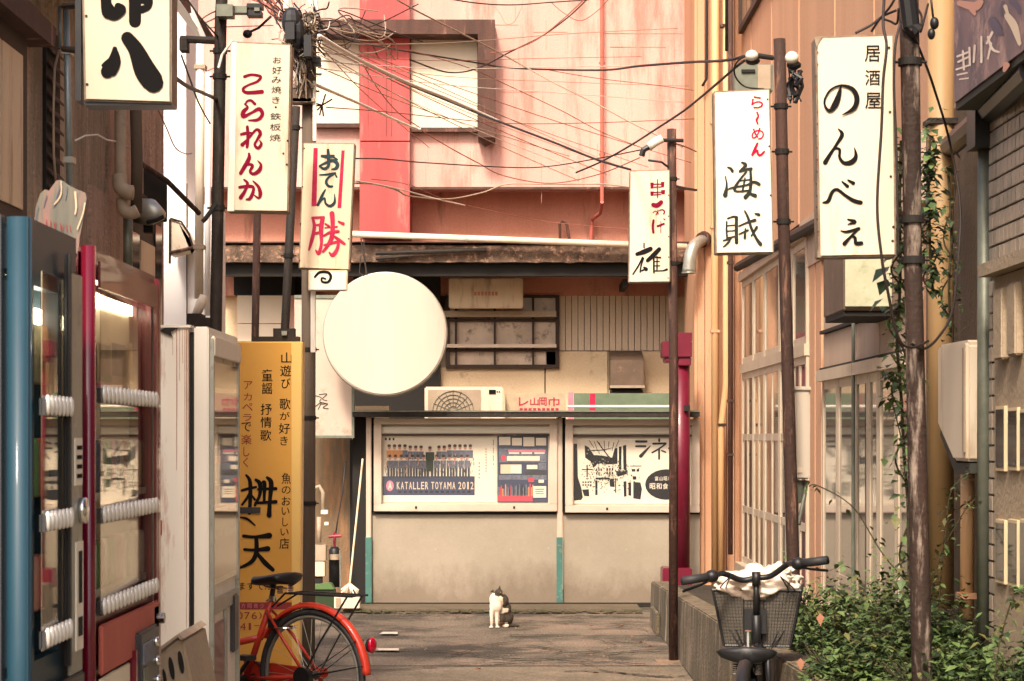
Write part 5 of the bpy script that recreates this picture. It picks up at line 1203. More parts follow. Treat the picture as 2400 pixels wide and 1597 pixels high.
# tall yellow sign
t, y = sign('tall yellow restaurant sign with big black characters and phone number', [(556,801),(709,801),(701,1597),(545,1597)], 11.75, .14, 'sign_yellow', group=None, edge='yellow_side')
b = B(); b.ipoly([(683,804),(707,804),(698,1594),(684,1594)], y-.003, .0025); b.build('side_glow_strip', 'yellow_side', t)  # side of the sign drawn as a paler yellow strip on the face
b = B(); b.ibox(590,789,700,800,11.8,.1); b.ibox(640,770,690,789,11.8,.08); b.build('lamp_bracket', 'dark_pole', t)
b = B(); b.ibox(660,776,672,786,11.78,.02); b.build('lamp_clamp', 'steel', t)
cols = {}
A = TR(545, 790, 4.24); Bt = TR(545, 1080, 3.733); b = B(); rd_ = B()
for ch, x0, x1, y0, y1 in [('山',485,592,155,262),('遊',475,582,282,392),('び',485,575,412,512),('歌',468,575,612,722),('が',470,568,745,825),('好',460,572,858,962),('き',475,548,988,1078),('童',292,398,322,440),('謡',292,395,455,568),('抒',280,390,665,775),('情',278,388,795,902),('歌',276,385,925,1032)]:
    put(cols.setdefault((x0 > 400)+(y0 > 600)*2, B()), ch, *A(x0,y0), *A(x1,y1), y, .016)
for ch, x0, x1, y0, y1 in [('ア',112,198,440,520),('カ',110,192,560,632),('ペ',98,200,658,735),('ラ',105,190,768,836),('楽',88,188,972,1068),('し',108,168,1095,1188),('く',105,155,1200,1295)]: put(rd_, ch, *A(x0,y0), *A(x1,y1), y, .012)
put(cols.setdefault(11, B()), 'で', *A(90,848), *A(185,940), y, .016)
for ch, x0, x1, y0, y1 in [('魚',430,510,108,205),('の',430,508,225,290),('お',430,508,315,392),('い',430,498,410,475),('し',436,485,500,575),('い',420,490,595,656),('店',410,495,678,772)]: put(cols.setdefault(9, B()), ch, *Bt(x0,y0), *Bt(x1,y1), y, .012)
for ch, x0, x1 in [('ま',62,105),('す',130,188),('て',212,268),('ん',285,332)]: put(cols.setdefault(10, B()), ch, *Bt(x0,1066), *Bt(x1,1130), y, .02)
for s_ in [[(120,128,10),(152,180,17),(156,300,18),(148,460,15)],[(80,262,10),(140,245,13),(205,232,11)],[(148,285,10),(125,330,12),(85,385,10)],[(165,300,8),(195,340,11)],[(205,168,13),(240,205,20),(238,300,15),(195,392,12)],[(302,148,12),(338,195,22),(326,350,17),(320,478,22)],[(268,188,14),(280,205,18),(276,355,12)],[(225,250,11),(378,245,15)],[(200,372,11),(378,360,17)],[(65,495,7),(130,512,11),(196,565,7)],
    [(98,660,15),(200,668,14),(322,656,26)],[(105,778,13),(200,782,14),(308,770,24)],[(208,675,18),(208,800,20),(165,885,18),(60,938,10)],[(215,810,14),(280,890,22),(352,955,18)]]: brush(b, s_, Bt, y-.0015)
b.build('lettering', 'ink', t)
for q_ in cols.values(): q_.build('small_lettering', 'ink', t)
rd_.build('red_lettering', 'dark_red_ink', t)
b = B(); q = Bt(62,408)+Bt(244,460); b.ibox(*q, y-.012, .002); b.build('dark_tape', 'charcoal', t)
b = B(); b.ibox(*Bt(55,1240), *Bt(600,1300), y-.002, .0015); b.build('crimson_band', 'dark_red_ink', t)
b = B()
for i, ch in enumerate('方岡青少年'): put(b, ch, *Bt(75+i*55,1250), *Bt(112+i*55,1292), y-.003, .02)
b.build('band_lettering', 'poster_pink', t)
b = B()
for i, ch in enumerate('076)'): put(b, ch, *Bt(42+i*62,1325), *Bt(90+i*62 if ch != ')' else 70+i*62,1388), y-.003, .0)
for i, ch in enumerate('441-'): put(b, ch, *Bt(8+i*60,1420 if ch != '-' else 1440), *Bt(55+i*60,1482 if ch != '-' else 1446), y-.003, .0)
b.build('phone_number', 'dark_red_ink', t)

# ================================================================ CABLES
hubY = 12.5
def cable(label, pts, r=.006, m='cable', sag=None, group='overhead cables'):
    """pts: (photo x, photo y, distance)"""
    ps = cr([tuple(I(*p)) for p in pts], 8); ps = [p[:3] for p in ps]
    b = B(); b.tube(ps, r*.8, 6)
    o = b.build('cable', m, smooth=True); return tag(o, label, 'cable', group)
def wob(b, pts, r):
    ps = cr([tuple(I(*p)) for p in pts], 6); b.tube([p[:3] for p in ps], r, 5)
cable('thick white cable running down from the tangle across the red band', [(748,84,12.0),(842,140,13),(960,196,14.2),(1050,232,15),(1170,285,16)], .014, 'cable_white')
cable('heavy black cable crossing the blank window to the kushiage pole', [(860,152,14.2),(960,200,15),(1048,236,15.6),(1120,266,15.4),(1200,297,15.2),(1300,335,14.9),(1400,375,14.6),(1478,398,14.35)], .010)
cable('second white cable, lower, ending at the edge of the red band', [(742,200,12.6),(842,243,15),(960,296,18),(985,303,18.4)], .013, 'cable_white')
cable('wavy brown cable going on from the lower white cable down the pink wall', [(975,298,18.4),(1010,320,18.6),(1060,350,18.8),(1120,382,19),(1180,412,19.2),(1290,430,19.4),(1400,410,19.2),(1500,370,18)], .006, 'cable_red')
cable('long level cable from the tangle to the insulator on the brown pole', [(745,72,12.6),(842,100,14),(960,122,16),(1120,148,17),(1200,160,17),(1400,165,15),(1500,155,13),(1620,146,11.5),(1700,142,10.2),(1760,128,9.8)], .009)
cable('steep brown cable from the top of the photo down to the kushiage pole', [(930,0,13),(1000,38,14),(1120,98,15.5),(1200,140,16),(1300,195,16),(1400,245,15.6),(1480,288,15.2),(1600,345,15)], .007, 'cable_tan')
cable('rising dark cable from the blank window up to the top edge', [(960,140,14),(1050,170,15),(1120,160,16),(1200,120,16.5),(1270,85,16.5),(1330,42,16.5),(1375,0,16.5)], .007)
cable('rising brown cable close above the dark rising cable', [(1150,124,16),(1200,118,16),(1260,92,16.2),(1320,45,16.4),(1372,-4,16.4)], .006, 'cable_red')
cable('level cable near the top edge of the pink wall', [(1030,-6,16),(1120,8,17),(1200,12,17.5),(1290,6,17.5),(1380,0,17)], .007)
cable('thin hanging loop of cable under the top level cable', [(1290,4,17.6),(1320,30,17.6),(1360,49,17.5),(1400,26,17.4),(1430,-6,17.3)], .004, 'cable_red')
cable('short thin loop of cable beside the brown window surround', [(1150,8,17.6),(1172,32,17.6),(1186,56,17.6),(1206,50,17.6),(1226,10,17.6)], .004, 'cable_tan')
cable('rough cable rising from the kushiage sign to the meter above the ramen sign', [(1350,405,15),(1412,378,14.8),(1480,340,14),(1530,308,13),(1600,262,11.8),(1650,222,10.9),(1690,188,10.3),(1722,160,10),(1745,142,9.8)], .008)
cable('slack cable looping below the insulator on the brown pole', [(1762,124,9.7),(1728,145,9.9),(1722,175,10),(1745,203,10.1),(1790,209,10)], .005)
cable('thin pink cable sloping to the orange building under the level cable', [(1270,162,17),(1400,184,18),(1520,198,18.6),(1625,212,18.9)], .004, 'cable_red')
cable('thin level red cable across the middle of the pink wall', [(765,252,13),(900,262,15),(1050,278,17),(1200,290,18),(1400,288,18.4),(1628,279,18.9)], .005, 'cable_red')
cable('thin sloping cable ending at the kushiage pole from the blank window', [(960,118,14.5),(1100,160,16),(1200,205,17),(1320,262,18),(1410,310,18.6),(1500,345,19)], .004, 'cable_red')
cable('thin sloping cable below its twin across the pink wall', [(842,120,14),(1000,180,16),(1200,250,17.6),(1320,290,18.2),(1450,330,18.8),(1620,382,19)], .004, 'cable_red')
cable('faint long cable from the tangle past the drain pipe', [(842,122,14),(1000,190,17),(1240,300,19),(1360,352,19.5),(1440,385,19.6)], .004, 'cable_tan')
cable('cable from the red band falling down to the canopy edge behind the signs', [(850,150,15),(880,200,16.5),(910,240,17.5),(940,270,18.5),(985,300,19.5)], .006, 'cable_red')
cable('level dark cable low on the pink wall at the tan sign', [(834,372,13),(900,373,15),(1000,382,17),(1200,393,19),(1290,390,19),(1400,372,18.6),(1500,352,17)], .007)
cable('sagging cable bundle sweeping from the tan sign under the cornice', [(832,430,12.9),(880,432,14),(930,446,16),(960,460,17.5),(1050,467,19),(1130,452,19.6),(1190,432,19.8),(1290,432,19.6),(1410,432,19.6),(1480,440,19)], .009, 'cable_tan')
cable('pale doubled cable running beside the sagging bundle', [(832,424,12.9),(900,436,14.5),(960,450,17),(1020,466,18.5),(1090,482,19.8)], .007, 'cable_white')
cable('thin brown cable drooping across the shaded lower pink band', [(870,420,14),(960,434,17),(1050,470,19.5),(1200,505,20.3),(1300,522,20.5),(1470,538,20)], .004, 'cable_red')
cable('short thick cable from the kushiage pole to the orange building', [(1582,437,14.3),(1605,442,15.5),(1632,446,17.5)], .014, 'cable')
cable('thin red cable from the kushiage pole sloping to the orange corner', [(1560,330,14.3),(1600,342,15),(1632,356,17)], .006, 'cable_red')
cable('thick black cable from the large cream sign to the black pole', [(404,178,7.4),(440,203,8.2),(475,218,9),(508,233,9.6)], .010)
cable('black cable crossing behind the bracket on the left', [(425,130,8.6),(445,185,9),(465,240,9.4),(492,290,9.6)], .005)
cable('thin black cable to the black pole from the upper left', [(440,0,8.8),(470,42,9.2),(512,88,9.6)], .005)
cable('thin loop of cable before the bright white building', [(365,245,10.8),(390,300,11.4),(410,345,12),(432,360,12.4),(450,360,12.6)], .005, 'cable_red')
cable('thin red cable rising across the pink wall to the black pole', [(445,70,14),(480,40,12),(520,20,9.7)], .005, 'cable_red')
cable('second thin red cable rising to the black pole', [(455,62,14),(490,50,12),(520,34,9.7)], .005, 'cable_red')
cable('thin level red cable left of the black pole', [(462,68,14),(520,64,14),(640,60,13)], .005, 'cable_red')
cable('thin red cable behind the black pole, halfway down', [(445,190,15),(490,165,15),(530,150,15)], .005, 'cable_red')
cable('black cable hanging in front of the largest white sign', [(2072,0,6.9),(2070,60,6.85),(2078,110,6.83),(2070,190,6.83),(2066,300,6.83),(2056,480,6.83),(2066,600,6.83),(2080,680,6.85),(2105,790,6.9),(2135,815,6.95),(2175,800,7.1)], .006)
cable('black cable down the right edge of the largest white sign', [(2110,55,7.0),(2098,110,6.98),(2095,200,6.98),(2100,330,6.98),(2103,460,6.98),(2106,600,7.0)], .006)
cable('long black cable sweeping down right of the peeling pole', [(2135,70,7.0),(2165,140,7.2),(2190,210,7.6),(2225,330,8.0),(2250,480,8.0),(2245,620,7.9),(2232,730,7.6),(2200,790,7.3),(2165,818,7.1),(2135,805,6.97)], .006)
cable('black cable from the top of the largest sign to the peeling pole', [(2005,78,7.1),(2040,60,7.1),(2070,38,7.1),(2100,25,7.05)], .006)
cable('second kinked black cable above the largest sign', [(2042,75,7.12),(2060,48,7.1),(2085,18,7.05),(2096,0,7.0)], .005)
cable('curved black cable loop by the top of the peeling pole', [(2062,42,7.1),(2085,50,7.1),(2102,55,7.08),(2106,20,7.05)], .005)
cable('thin black cable right of the peeling pole top', [(2150,20,7.1),(2160,40,7.1),(2158,75,7.1),(2175,10,7.2)], .005)
t = thing('insulator', I(2185, 95, 7.4), 'black two lobed cable insulator right of the peeling pole', 'insulator')
b = B(); b.ell(I(2190,55,7.4), (.016,.016,.022), 12, 8); b.ell(I(2183,80,7.4), (.014,.014,.02), 12, 8); b.tube([I(2180,-20,7.4), I(2188,50,7.4)], .004, 6); b.build('body', 'black', t, smooth=True)
random.seed(17)
for i in range(12):
    x1, y1 = random.uniform(1000, 1640), random.uniform(60, 440); yy = random.uniform(70, 160); n_ = random.uniform(.1, .5)
    cable('one of many fine faint cables fanning out from the utility pole across the pink wall', [(745, yy, 12.6), (745+(x1-745)*.35, yy+(y1-yy)*(.35)+22*n_+8, 15), (745+(x1-745)*.7, yy+(y1-yy)*.72+20*n_, 17.5), (x1, y1, 19.8)], random.choice([.003,.004]), random.choice(['cable_tan','cable_red','cable_white']), group='fine cables fanning out from the utility pole')
for i in range(7):
    x1 = random.uniform(560, 660)
    cable('one of several thin cables climbing out of the photo above the utility pole', [(700, 60+i*4, 12.4), ((700+x1)/2+random.uniform(-8,8), 20, 12.4), (x1, -25, 12.2)], .004, random.choice(['cable','cable_red']), group='thin cables climbing from the utility pole')
# tangle on the utility pole
t = thing('cable_tangle', I(722, 205, 12.3), 'dense tangle of black and white cables on top of the grey utility pole', 'cable tangle')
random.seed(31)
bs = {'cable': B(), 'cable_white': B(), 'cable_tan': B(), 'cable_red': B()}
def rnd_w(cx, cy, sx, sy, Y, L, n=5):
    x, y = cx+random.gauss(0, sx), cy+random.gauss(0, sy); a = random.uniform(0, 6.28); pts = []
    for i in range(n):
        pts.append((x, y, Y+random.uniform(-.12,.12))); a += random.uniform(-1.3, 1.3); x += math.cos(a)*L; y += math.sin(a)*L*1.2
    return pts
for i in range(120):
    k = random.choices(['cable','cable_white','cable_tan'], [6,2.2,3])[0]
    wob(bs[k], rnd_w(706, 78, 17, 28, 12.3, random.uniform(7,17)), random.choice([.002,.003,.005]))
for i in range(70): wob(bs[random.choices(['cable','cable_white','cable_tan'], [5,3,4])[0]], [(700+random.gauss(0,9), 90+random.uniform(-20,40), 12.3), (706+random.gauss(0,12), 150+random.gauss(0,14), 12.3), (712+random.gauss(0,10), 200+random.gauss(0,12), 12.35)], random.choice([.003,.0045]))
for i in range(16): wob(bs['cable_red' if i % 3 else 'cable'], [(620+random.gauss(0,30), -15, 12.6), (640+random.gauss(0,10), 20+random.gauss(0,8), 12.5), (665+random.gauss(0,8), 50+random.gauss(0,10), 12.4)], .005)
for i in range(14): wob(bs['cable_tan' if i % 2 else 'cable'], [(740, 60+random.gauss(0,10), 12.4), (790+random.gauss(0,20), 70+random.gauss(0,30), 12.6), (860+random.gauss(0,30), 90+random.gauss(0,34), 13.4), (920+random.gauss(0,40), 100+random.gauss(0,40), 14)], .004)
for k, v in bs.items(): tag(v.build('cable_strands', k, t), kind='stuff')
b = B(); b.ell(I(684,52,12.2), (.06,.06,.085), 12, 8); b.ell(I(698,78,12.2), (.04,.05,.10), 12, 8); b.ibox(668,52,690,92,12.12,.12); b.ibox(712,82,729,132,12.12,.1); b.build('splice_case', 'black', t)
b = B(); b.ibox(698,58,713,98,12.22,.05); b.ibox(664,0,676,20,12.3,.04); b.poly([I(722,0,12.3),I(742,0,12.3),I(748,38,12.3),I(738,40,12.3)], (0,.05,0)); each(b, 'white_sleeve', 'cable_white', t)
b = B(); b.ibox(733,134,751,147,12.28,.05); b.ibox(736,150,752,154,12.28,.05); b.ibox(740,172,755,175,12.3,.03); b.ibox(740,212,748,215,12.3,.03); each(b, 'step_bolt', 'black', t)
t = thing('line_fitting', I(600, 40, 9.6), 'dark bracketed line fittings beside the top of the black pole', 'fitting')
b = B(); b.ibox(578,8,614,18,9.7,.08); b.ibox(578,24,612,36,9.7,.08); b.ell(I(580,80,9.8), (.022,.022,.02), 12, 8); each(b, 'block', 'black', t)
b = B(); b.ibox(540,14,578,30,9.68,.06); b.ibox(596,18,608,26,9.69,.02); b.build('plate', 'galv', t)
b = B(); b.tube([I(580,78,9.8), I(606,66,9.8), I(636,38,9.8)], .006); b.build('lead', 'dark_pole', t)
t = thing('aerial', I(757, 262, 12.7), 'small spiky aerial on a thin stem beside the grey utility pole', 'aerial')
b = B()
for (dx, dy) in [(24,-14),(8,-26),(-6,24),(-12,12),(-20,2),(3,26),(-14,-4)]: b.tube([I(755,247,12.7), I(755+dx,247+dy,12.7)], .005, 5)
b.build('spikes', 'dark_pole', t)
# ================================================================ BICYCLES  (local: +x forward, z up)
def wheel(parent, cx, cz, r, spokes=28, tyre='black_rubber', rimm='tyre_grey'):
    b = B(); b.torus((cx,0,cz), r-.016, .017, 'y', 56, 10); w_ = b.build('wheel', tyre, parent, smooth=True, local=True); w_.name = 'wheel'
    b = B(); b.torus((cx,0,cz), r-.040, .010, 'y', 56, 8); b.build('rim', rimm, w_, smooth=True, local=True)
    b = B()
    for i in range(spokes):
        a = 2*math.pi*i/spokes; s_ = .028 if i % 2 else -.028; a2 = a+(.5 if (i//2) % 2 else -.5)
        b.tube([(cx+.02*math.cos(a2), s_, cz+.02*math.sin(a2)), (cx+(r-.045)*math.cos(a), 0, cz+(r-.045)*math.sin(a))], .0013, 4, False)
    b.build('spokes', 'steel', w_, local=True)
    b = B(); b.tube([(cx,-.045,cz), (cx,.045,cz)], .018, 12); b.build('hub', 'black', w_, smooth=True, local=True)
    return w_
def saddle(parent, x, z, l=.25, w_=.18, m='black'):
    b = B(); n = 14; rings = []
    for i in range(n+1):
        u = i/n; xx = x-l*.5+l*u; ww = w_*.5*(1-u)**.55*(1-.0*u)+.022; 
        if u < .12: ww *= math.sqrt(max(u,.004)/.12)
        hz = z+.018*math.cos(u*3.0)+.006*(u-.5); ring = []
        for j in range(12):
            a = 2*math.pi*j/12; ring.append((xx, ww*math.cos(a), hz+(.020 if math.sin(a) > 0 else .045*(1-u*.5))*math.sin(a)))
        rings.append(ring)
    v = [q for r_ in rings for q in r_]; f = []
    for i in range(n):
        for j in range(12): f.append((i*12+j, i*12+(j+1) % 12, (i+1)*12+(j+1) % 12, (i+1)*12+j))
    f += [tuple(range(12)), tuple(n*12+j for j in range(12))]
    b.add(v, f); s_ = b.build('saddle', m, parent, smooth=True, local=True)
    b = B(); b.tube([(x-.06,.03,z-.05), (x+.04,.02,z-.04), (x+.08,.015,z-.02)], .004, 6); b.tube([(x-.06,-.03,z-.05), (x+.04,-.02,z-.04), (x+.08,-.015,z-.02)], .004, 6)
    for s2 in (-1,1):
        for k in range(5): b.torus((x-.075, s2*.04, z-.035-.008*k), .013, .003, 'z', 10, 5)
    b.build('springs', 'chrome', s_, local=True)
def bike(label, loc, yaw, fm, basket=False, far=True):
    t = thing('bicycle', loc, label, 'bicycle', None, yaw, True)
    L = 1.08; r = .33
    wheel(t, 0, .33, r); 
    wheel(t, L, .33, r)
    bb = (.43, 0, .29); st = (.255, 0, .70); ht = (.93, 0, .72); hb = (.965, 0, .60)
    b = B()
    b.tube([bb, st], .0165, 10)
    b.tube([(.34,0,.50), (.60,0,.44), (.93,0,.64)], .018, 10); b.tube([bb, (.62,0,.33), (.955,0,.58)], .018, 10)
    b.tube([hb, (.925,0,.78)], .019, 10)
    for s_ in (-1, 1):
        b.tube([bb, (.2,s_*.045,.31), (0,s_*.055,.33)], .009, 8); b.tube([(.275,s_*.02,.64), (.16,s_*.045,.52), (0,s_*.055,.34)], .008, 8)
        b.tube([(.965,s_*.045,.60), (1.0,s_*.05,.45), (L,s_*.05,.33)], .011, 8)
    b.tube([(.965,-.045,.60), (.965,.045,.60)], .015, 8)
    b.build('frame', fm, t, smooth=True, local=True)
    b = B(); b.tube([(.262,0,.68), (.245,0,.775)], .013, 10); b.build('seat_post', 'black' if fm == 'bike_red' else 'chrome', t, local=True)
    b = B(); b.tube([(.2545,0,.69), (.250,0,.715)], .021, 10); b.tube([(.25,.0,.70), (.25,.05,.69)], .005, 6); b.build('seat_clamp', 'chrome', t, local=True)
    # mudguards
    for cx, a0, a1 in ((0, 4, 152), (L, 30, 168)):
        b = B(); v = []; k = 40
        for i in range(k+1):
            a = R(a0+(a1-a0)*i/k)
            for j, (o, y) in enumerate([(-.014,-.026),(.004,-.019),(.010,0),(.004,.019),(-.014,.026)]):
                rr = r+.022+o; v.append((cx-rr*math.cos(a), y, .33+rr*math.sin(a)))
        f = [(i*5+j, i*5+j+1, i*5+6+j, i*5+5+j) for i in range(k) for j in range(4)]
        b.add(v, f); o = b.build('mudguard', fm if fm == 'bike_red' else 'black', t, smooth=True, local=True)
        md = o.modifiers.new('s', 'SOLIDIFY'); md.thickness = .002
    b = B()
    for s_ in (-1, 1): b.tube([(0,s_*.06,.33), (-.34,s_*.03,.40)], .0025, 5); b.tube([(0,s_*.06,.33), (-.30,s_*.03,.52)], .0025, 5)
    b.build('mudguard_stay', 'dark', t, local=True)
    # carrier
    if not basket:
        b = B(); z = .735
        for s_ in (-1, 1):
            b.tube([(.12,s_*.06,z), (-.30,s_*.06,z)], .006, 6); b.tube([(-.27,s_*.06,z), (-.10,s_*.065,.5), (0,s_*.06,.34)], .005, 6); b.tube([(.12,s_*.06,z), (.24,s_*.02,.66)], .005, 6)
        for x in (.12,.02,-.08,-.19,-.30): b.tube([(x,-.06,z), (x,.06,z)], .004, 6)
        b.tube([(0.1,0,z), (-.29,0,z)], .004, 6); b.build('carrier', 'black', t, local=True)
        b = B(); b.ell((-.375, 0, .50), (.016,.03,.04), 14, 10); b.build('reflector', 'reflector', t, smooth=True, local=True)
        b = B(); b.tube([(-.36,0,.50), (-.372,0,.50)], .036, 14); b.build('reflector_cup', 'black', t, local=True)
    # drive
    b = B(); b.torus((bb[0],-.05,bb[2]), .082, .006, 'y', 32, 6); b.tube([(bb[0],-.055,bb[2]),(bb[0],.055,bb[2])], .02, 12)
    b.tube([(bb[0],-.07,bb[2]),(bb[0]+.10,-.075,bb[2]-.12)], .009, 6); b.tube([(bb[0],.07,bb[2]),(bb[0]-.10,.075,bb[2]+.12)], .009, 6); b.build('crank', 'black', t, local=True)
    for s_ in (-1, 1): b = B(); b.box(bb[0]-s_*.10-.04, s_*.08, bb[2]+s_*.12-.012, bb[0]-s_*.10+.04, s_*.155, bb[2]+s_*.12+.012); b.build('pedal', 'black_rubber', t, local=True)
    b = B(); b.poly([(.50,-.060,.375),(.12,-.060,.36),(-.04,-.060,.365),(-.05,-.060,.33),(0,-.060,.295),(.40,-.060,.215),(.50,-.060,.24)], (0,-.014,0)); b.build('chain_case', fm if fm == 'bike_red' else 'charcoal', t, bevel=.004, local=True)
    b = B(); b.tube([(0,.05,.33),(0,.085,.33)], .05, 18); b.build('brake_drum', 'black', t, local=True)
    b = B(); b.tube([(0,.075,.33),(.02,.10,.10),(-.02,.13,.02)], .008, 6); b.tube([(0,-.075,.33),(.02,-.10,.10),(-.02,-.13,.02)], .008, 6); b.build('kickstand', 'galv', t, local=True)
    b = B(); b.box(.20,-.03,.555,.26,.03,.60); b.build('lock_body', 'black', t, local=True)
    b = B(); b.torus((.17,0,.56), .055, .005, 'z', 24, 6); b.build('ring_lock', 'chrome', t, local=True)
    # handlebar
    hx, hz = .90, .95
    b = B(); b.tube([(.925,0,.78),(.915,0,.93)], .012, 10); b.tube([(.915,0,.90),(.915,0,.955)], .018, 10); b.build('stem', 'black' if basket else 'chrome', t, smooth=True, local=True)
    b = B(); tilt = .085
    def hp(y): return .045*y/.29
    pts = [(.75,-.29,hz+hp(-.29)+.0),(.80,-.17,hz+.012+hp(-.17)),(.87,-.13,hz-.008+hp(-.12)),(.92,-.06,hz-.03),(.925,0,hz-.035),(.92,.06,hz-.03),(.87,.13,hz-.0+hp(.13)),(.80,.17,hz+.012+hp(.17)),(.75,.29,hz+hp(.29))]
    if not basket: pts = [(x, y, .97+.02*abs(y)/.29) for x, y, z_ in pts]
    else: pts = [(x, y, hz-.0+( -.045*y/.29)+(.02 if abs(y) > .12 else -.02)) for x, y, z_ in pts]
    b.tube([p[:3] for p in cr(pts, 4)], .012, 10); h = b.build('handlebar', 'black' if basket else 'chrome', t, smooth=True, local=True)
    for i in (0, -1):
        p, q = Vector(pts[i]), Vector(pts[1 if i == 0 else -2]); b = B(); b.tube([p, p.lerp(q,.85)], .0175, 12); b.build('grip', 'black_rubber', h, smooth=True, local=True)
        b = B(); m_ = p.lerp(q, .98); b.tube([m_+Vector((.01,0,-.012)), m_.lerp(p,.4)+Vector((.05,0,-.03)), p+Vector((.045,0,-.045))], .006, 6); b.build('brake_lever', 'black', h, smooth=True, local=True)
        b = B(); b.ell(m_, (.028,.03,.026), 10, 8); b.build('lever_clamp', 'black', h, smooth=True, local=True)
    b = B()
    for s_, k in ((-1,0),(-1,.03),(1,0),(1,.03)): b.tube([p[:3] for p in cr([(.86,s_*.10,.94),(.99,s_*(.13+k),.86),(1.0,s_*(.10+k),.74),(.97,s_*.03,.60)], 6)], .0028, 5)
    b.build('brake_cable', 'black', t, local=True)
    saddle(t, .245, .80 if not basket else .690, .26, .20 if not basket else .20)
    if basket:
        b = B(); x0, x1 = .98, 1.22; zt, zb = .875, .645
        def wall(p):
            b.add(p, [(0,1,2,3)])
        tp = [(x0,-.18,zt),(x0,.18,zt),(x1,.18,zt+.01),(x1,-.18,zt+.01)]; bt = [(x0+.02,-.135,zb),(x0+.02,.135,zb),(x1-.03,.135,zb),(x1-.03,-.135,zb)]
        for i in range(4): b.add([bt[i], bt[(i+1) % 4], tp[(i+1) % 4], tp[i]], [(0,1,2,3)])
        b.add(bt, [(0,1,2,3)]); bk = b.build('basket', 'basket_mesh', t, local=True)
        md = bk.modifiers.new('s', 'SOLIDIFY'); md.thickness = .003
        b = B()
        b.tube(tp+[tp[0]], .006, 6); b.tube(bt+[bt[0]], .005, 6)
        for p, q in zip(tp, bt): b.tube([p, q], .006, 6)
        b.build('basket_rim', 'black', bk, local=True)
        b = B(); nx = 26
        for i in range(1, nx):
            u = i/nx
            b.tube([Vector(bt[0]).lerp(Vector(bt[1]), u)+Vector((-.004,0,0)), Vector(tp[0]).lerp(Vector(tp[1]), u)+Vector((-.004,0,0))], .0011, 3, False)
        for i in range(1, 17):
            u = i/17; b.tube([Vector(bt[0]).lerp(Vector(tp[0]), u)+Vector((-.004,0,0)), Vector(bt[1]).lerp(Vector(tp[1]), u)+Vector((-.004,0,0))], .0011, 3, False)
        tag(b.build('basket_wires', 'charcoal', bk, local=True), kind='stuff')
        b = B(); b.box(.955,-.04,.70,.975,.05,.80); b.tube([(.95,0,.62),(.95,0,.86)], .014, 8); b.build('headset_bracket', 'black', t, local=True)
        b = B(); b.tube([(.945,0,.60),(.945,0,.66)], .013, 10); b.build('steel_sleeve', 'chrome', t, local=True)
        b = B(); b.tube([(.985,.05,.62),(.985,.055,.87)], .004, 5); b.tube([(.985,-.02,.62),(.985,-.03,.87)], .004, 5); b.build('basket_strap', 'black', t, local=True)
    return t
bike('red city bicycle leaning by the cream vending machine, seen from behind', (-1.01, 10.5, 0), R(180-34), 'bike_red')
bike('black bicycle with front basket at the lower right, seen from behind', (.83, 7.78, 0), R(90-9), 'black', True)
# crumpled cloth and papers in the basket
t = thing('crumpled_cloth', (1.0, 8.75, .85), 'crumpled pinkish cloth and paper heaped in the bicycle basket', 'cloth')
bm = bmesh.new(); bmesh.ops.create_icosphere(bm, subdivisions=5, radius=1)
for v in bm.verts:
    p = v.co.copy(); n_ = noise.noise(p*2.0)*.35+noise.noise(p*4)*.16+abs(noise.noise(p*7))*.07
    v.co = Vector((p.x*.16, p.y*.11, p.z*.07))*(1+n_)
me = bpy.data.meshes.new('heap'); bm.to_mesh(me); bm.free(); me.shade_smooth(); me.materials.append(M('cloth')); o = bpy.data.objects.new('heap', me); C.objects.link(o); o.parent = t; o.location = (0.0, .07, .05)
bm = bmesh.new(); bmesh.ops.create_icosphere(bm, subdivisions=4, radius=1)
for v in bm.verts:
    p = v.co.copy(); n_ = noise.noise(p*2.7+Vector((5,0,0)))*.5+noise.noise(p*6)*.3
    v.co = Vector((p.x*.06, p.y*.05, p.z*.045))*(1+n_)
me = bpy.data.meshes.new('paper'); bm.to_mesh(me); bm.free(); me.materials.append(M('sign_white')); o = bpy.data.objects.new('paper', me); C.objects.link(o); o.parent = t; o.location = (.075, .04, .085)

# ================================================================ CAT
catY = 16.85; cc = I(1172, 1472, catY)
t = thing('cat', (cc.x, catY, 0), 'white and dark tabby cat sitting upright on the alley ground', 'cat')
CL = lambda x, y: ((x-600)/13.07/F*catY, (1468-y)/13.07/F*catY)     # zoom px -> local x, z
sph = []   # (x, z, y, rx, rz, ry)
def E(x, y, dy, rx, rz, ry, ang=0): a, c = CL(x, y); k = 1/13.07/F*catY; sph.append((a, dy, c, rx*k, ry*k, rz*k, ang))
E(560,370,-.01,125,100,110); E(500,600,0,240,230,200); E(640,640,.02,230,230,190); E(690,900,.05,260,290,220); E(740,1170,.07,280,270,250); E(640,1200,.03,140,190,200)
E(470,800,-.02,200,230,160); E(600,470,0,130,90,110)
E(640,400,-.035,60,45,55)
E(345,1000,-.05,70,210,62); E(345,1200,-.055,55,210,52); E(330,1420,-.07,75,36,75)
E(500,1010,-.03,80,220,68); E(505,1220,-.035,58,210,55); E(525,1425,-.05,80,36,78)
E(800,1400,-.02,140,60,80)
E(1000,1400,.06,120,55,55); E(1120,1415,.05,90,40,42)
bm = bmesh.new()
for (x, y, z, rx, ry, rz, ang) in sph:
    m4 = Matrix.Translation((x, y, max(z, rz*.9)))@Matrix.Diagonal((rx, ry, rz, 1)); bmesh.ops.create_icosphere(bm, subdivisions=3, radius=1, matrix=m4)
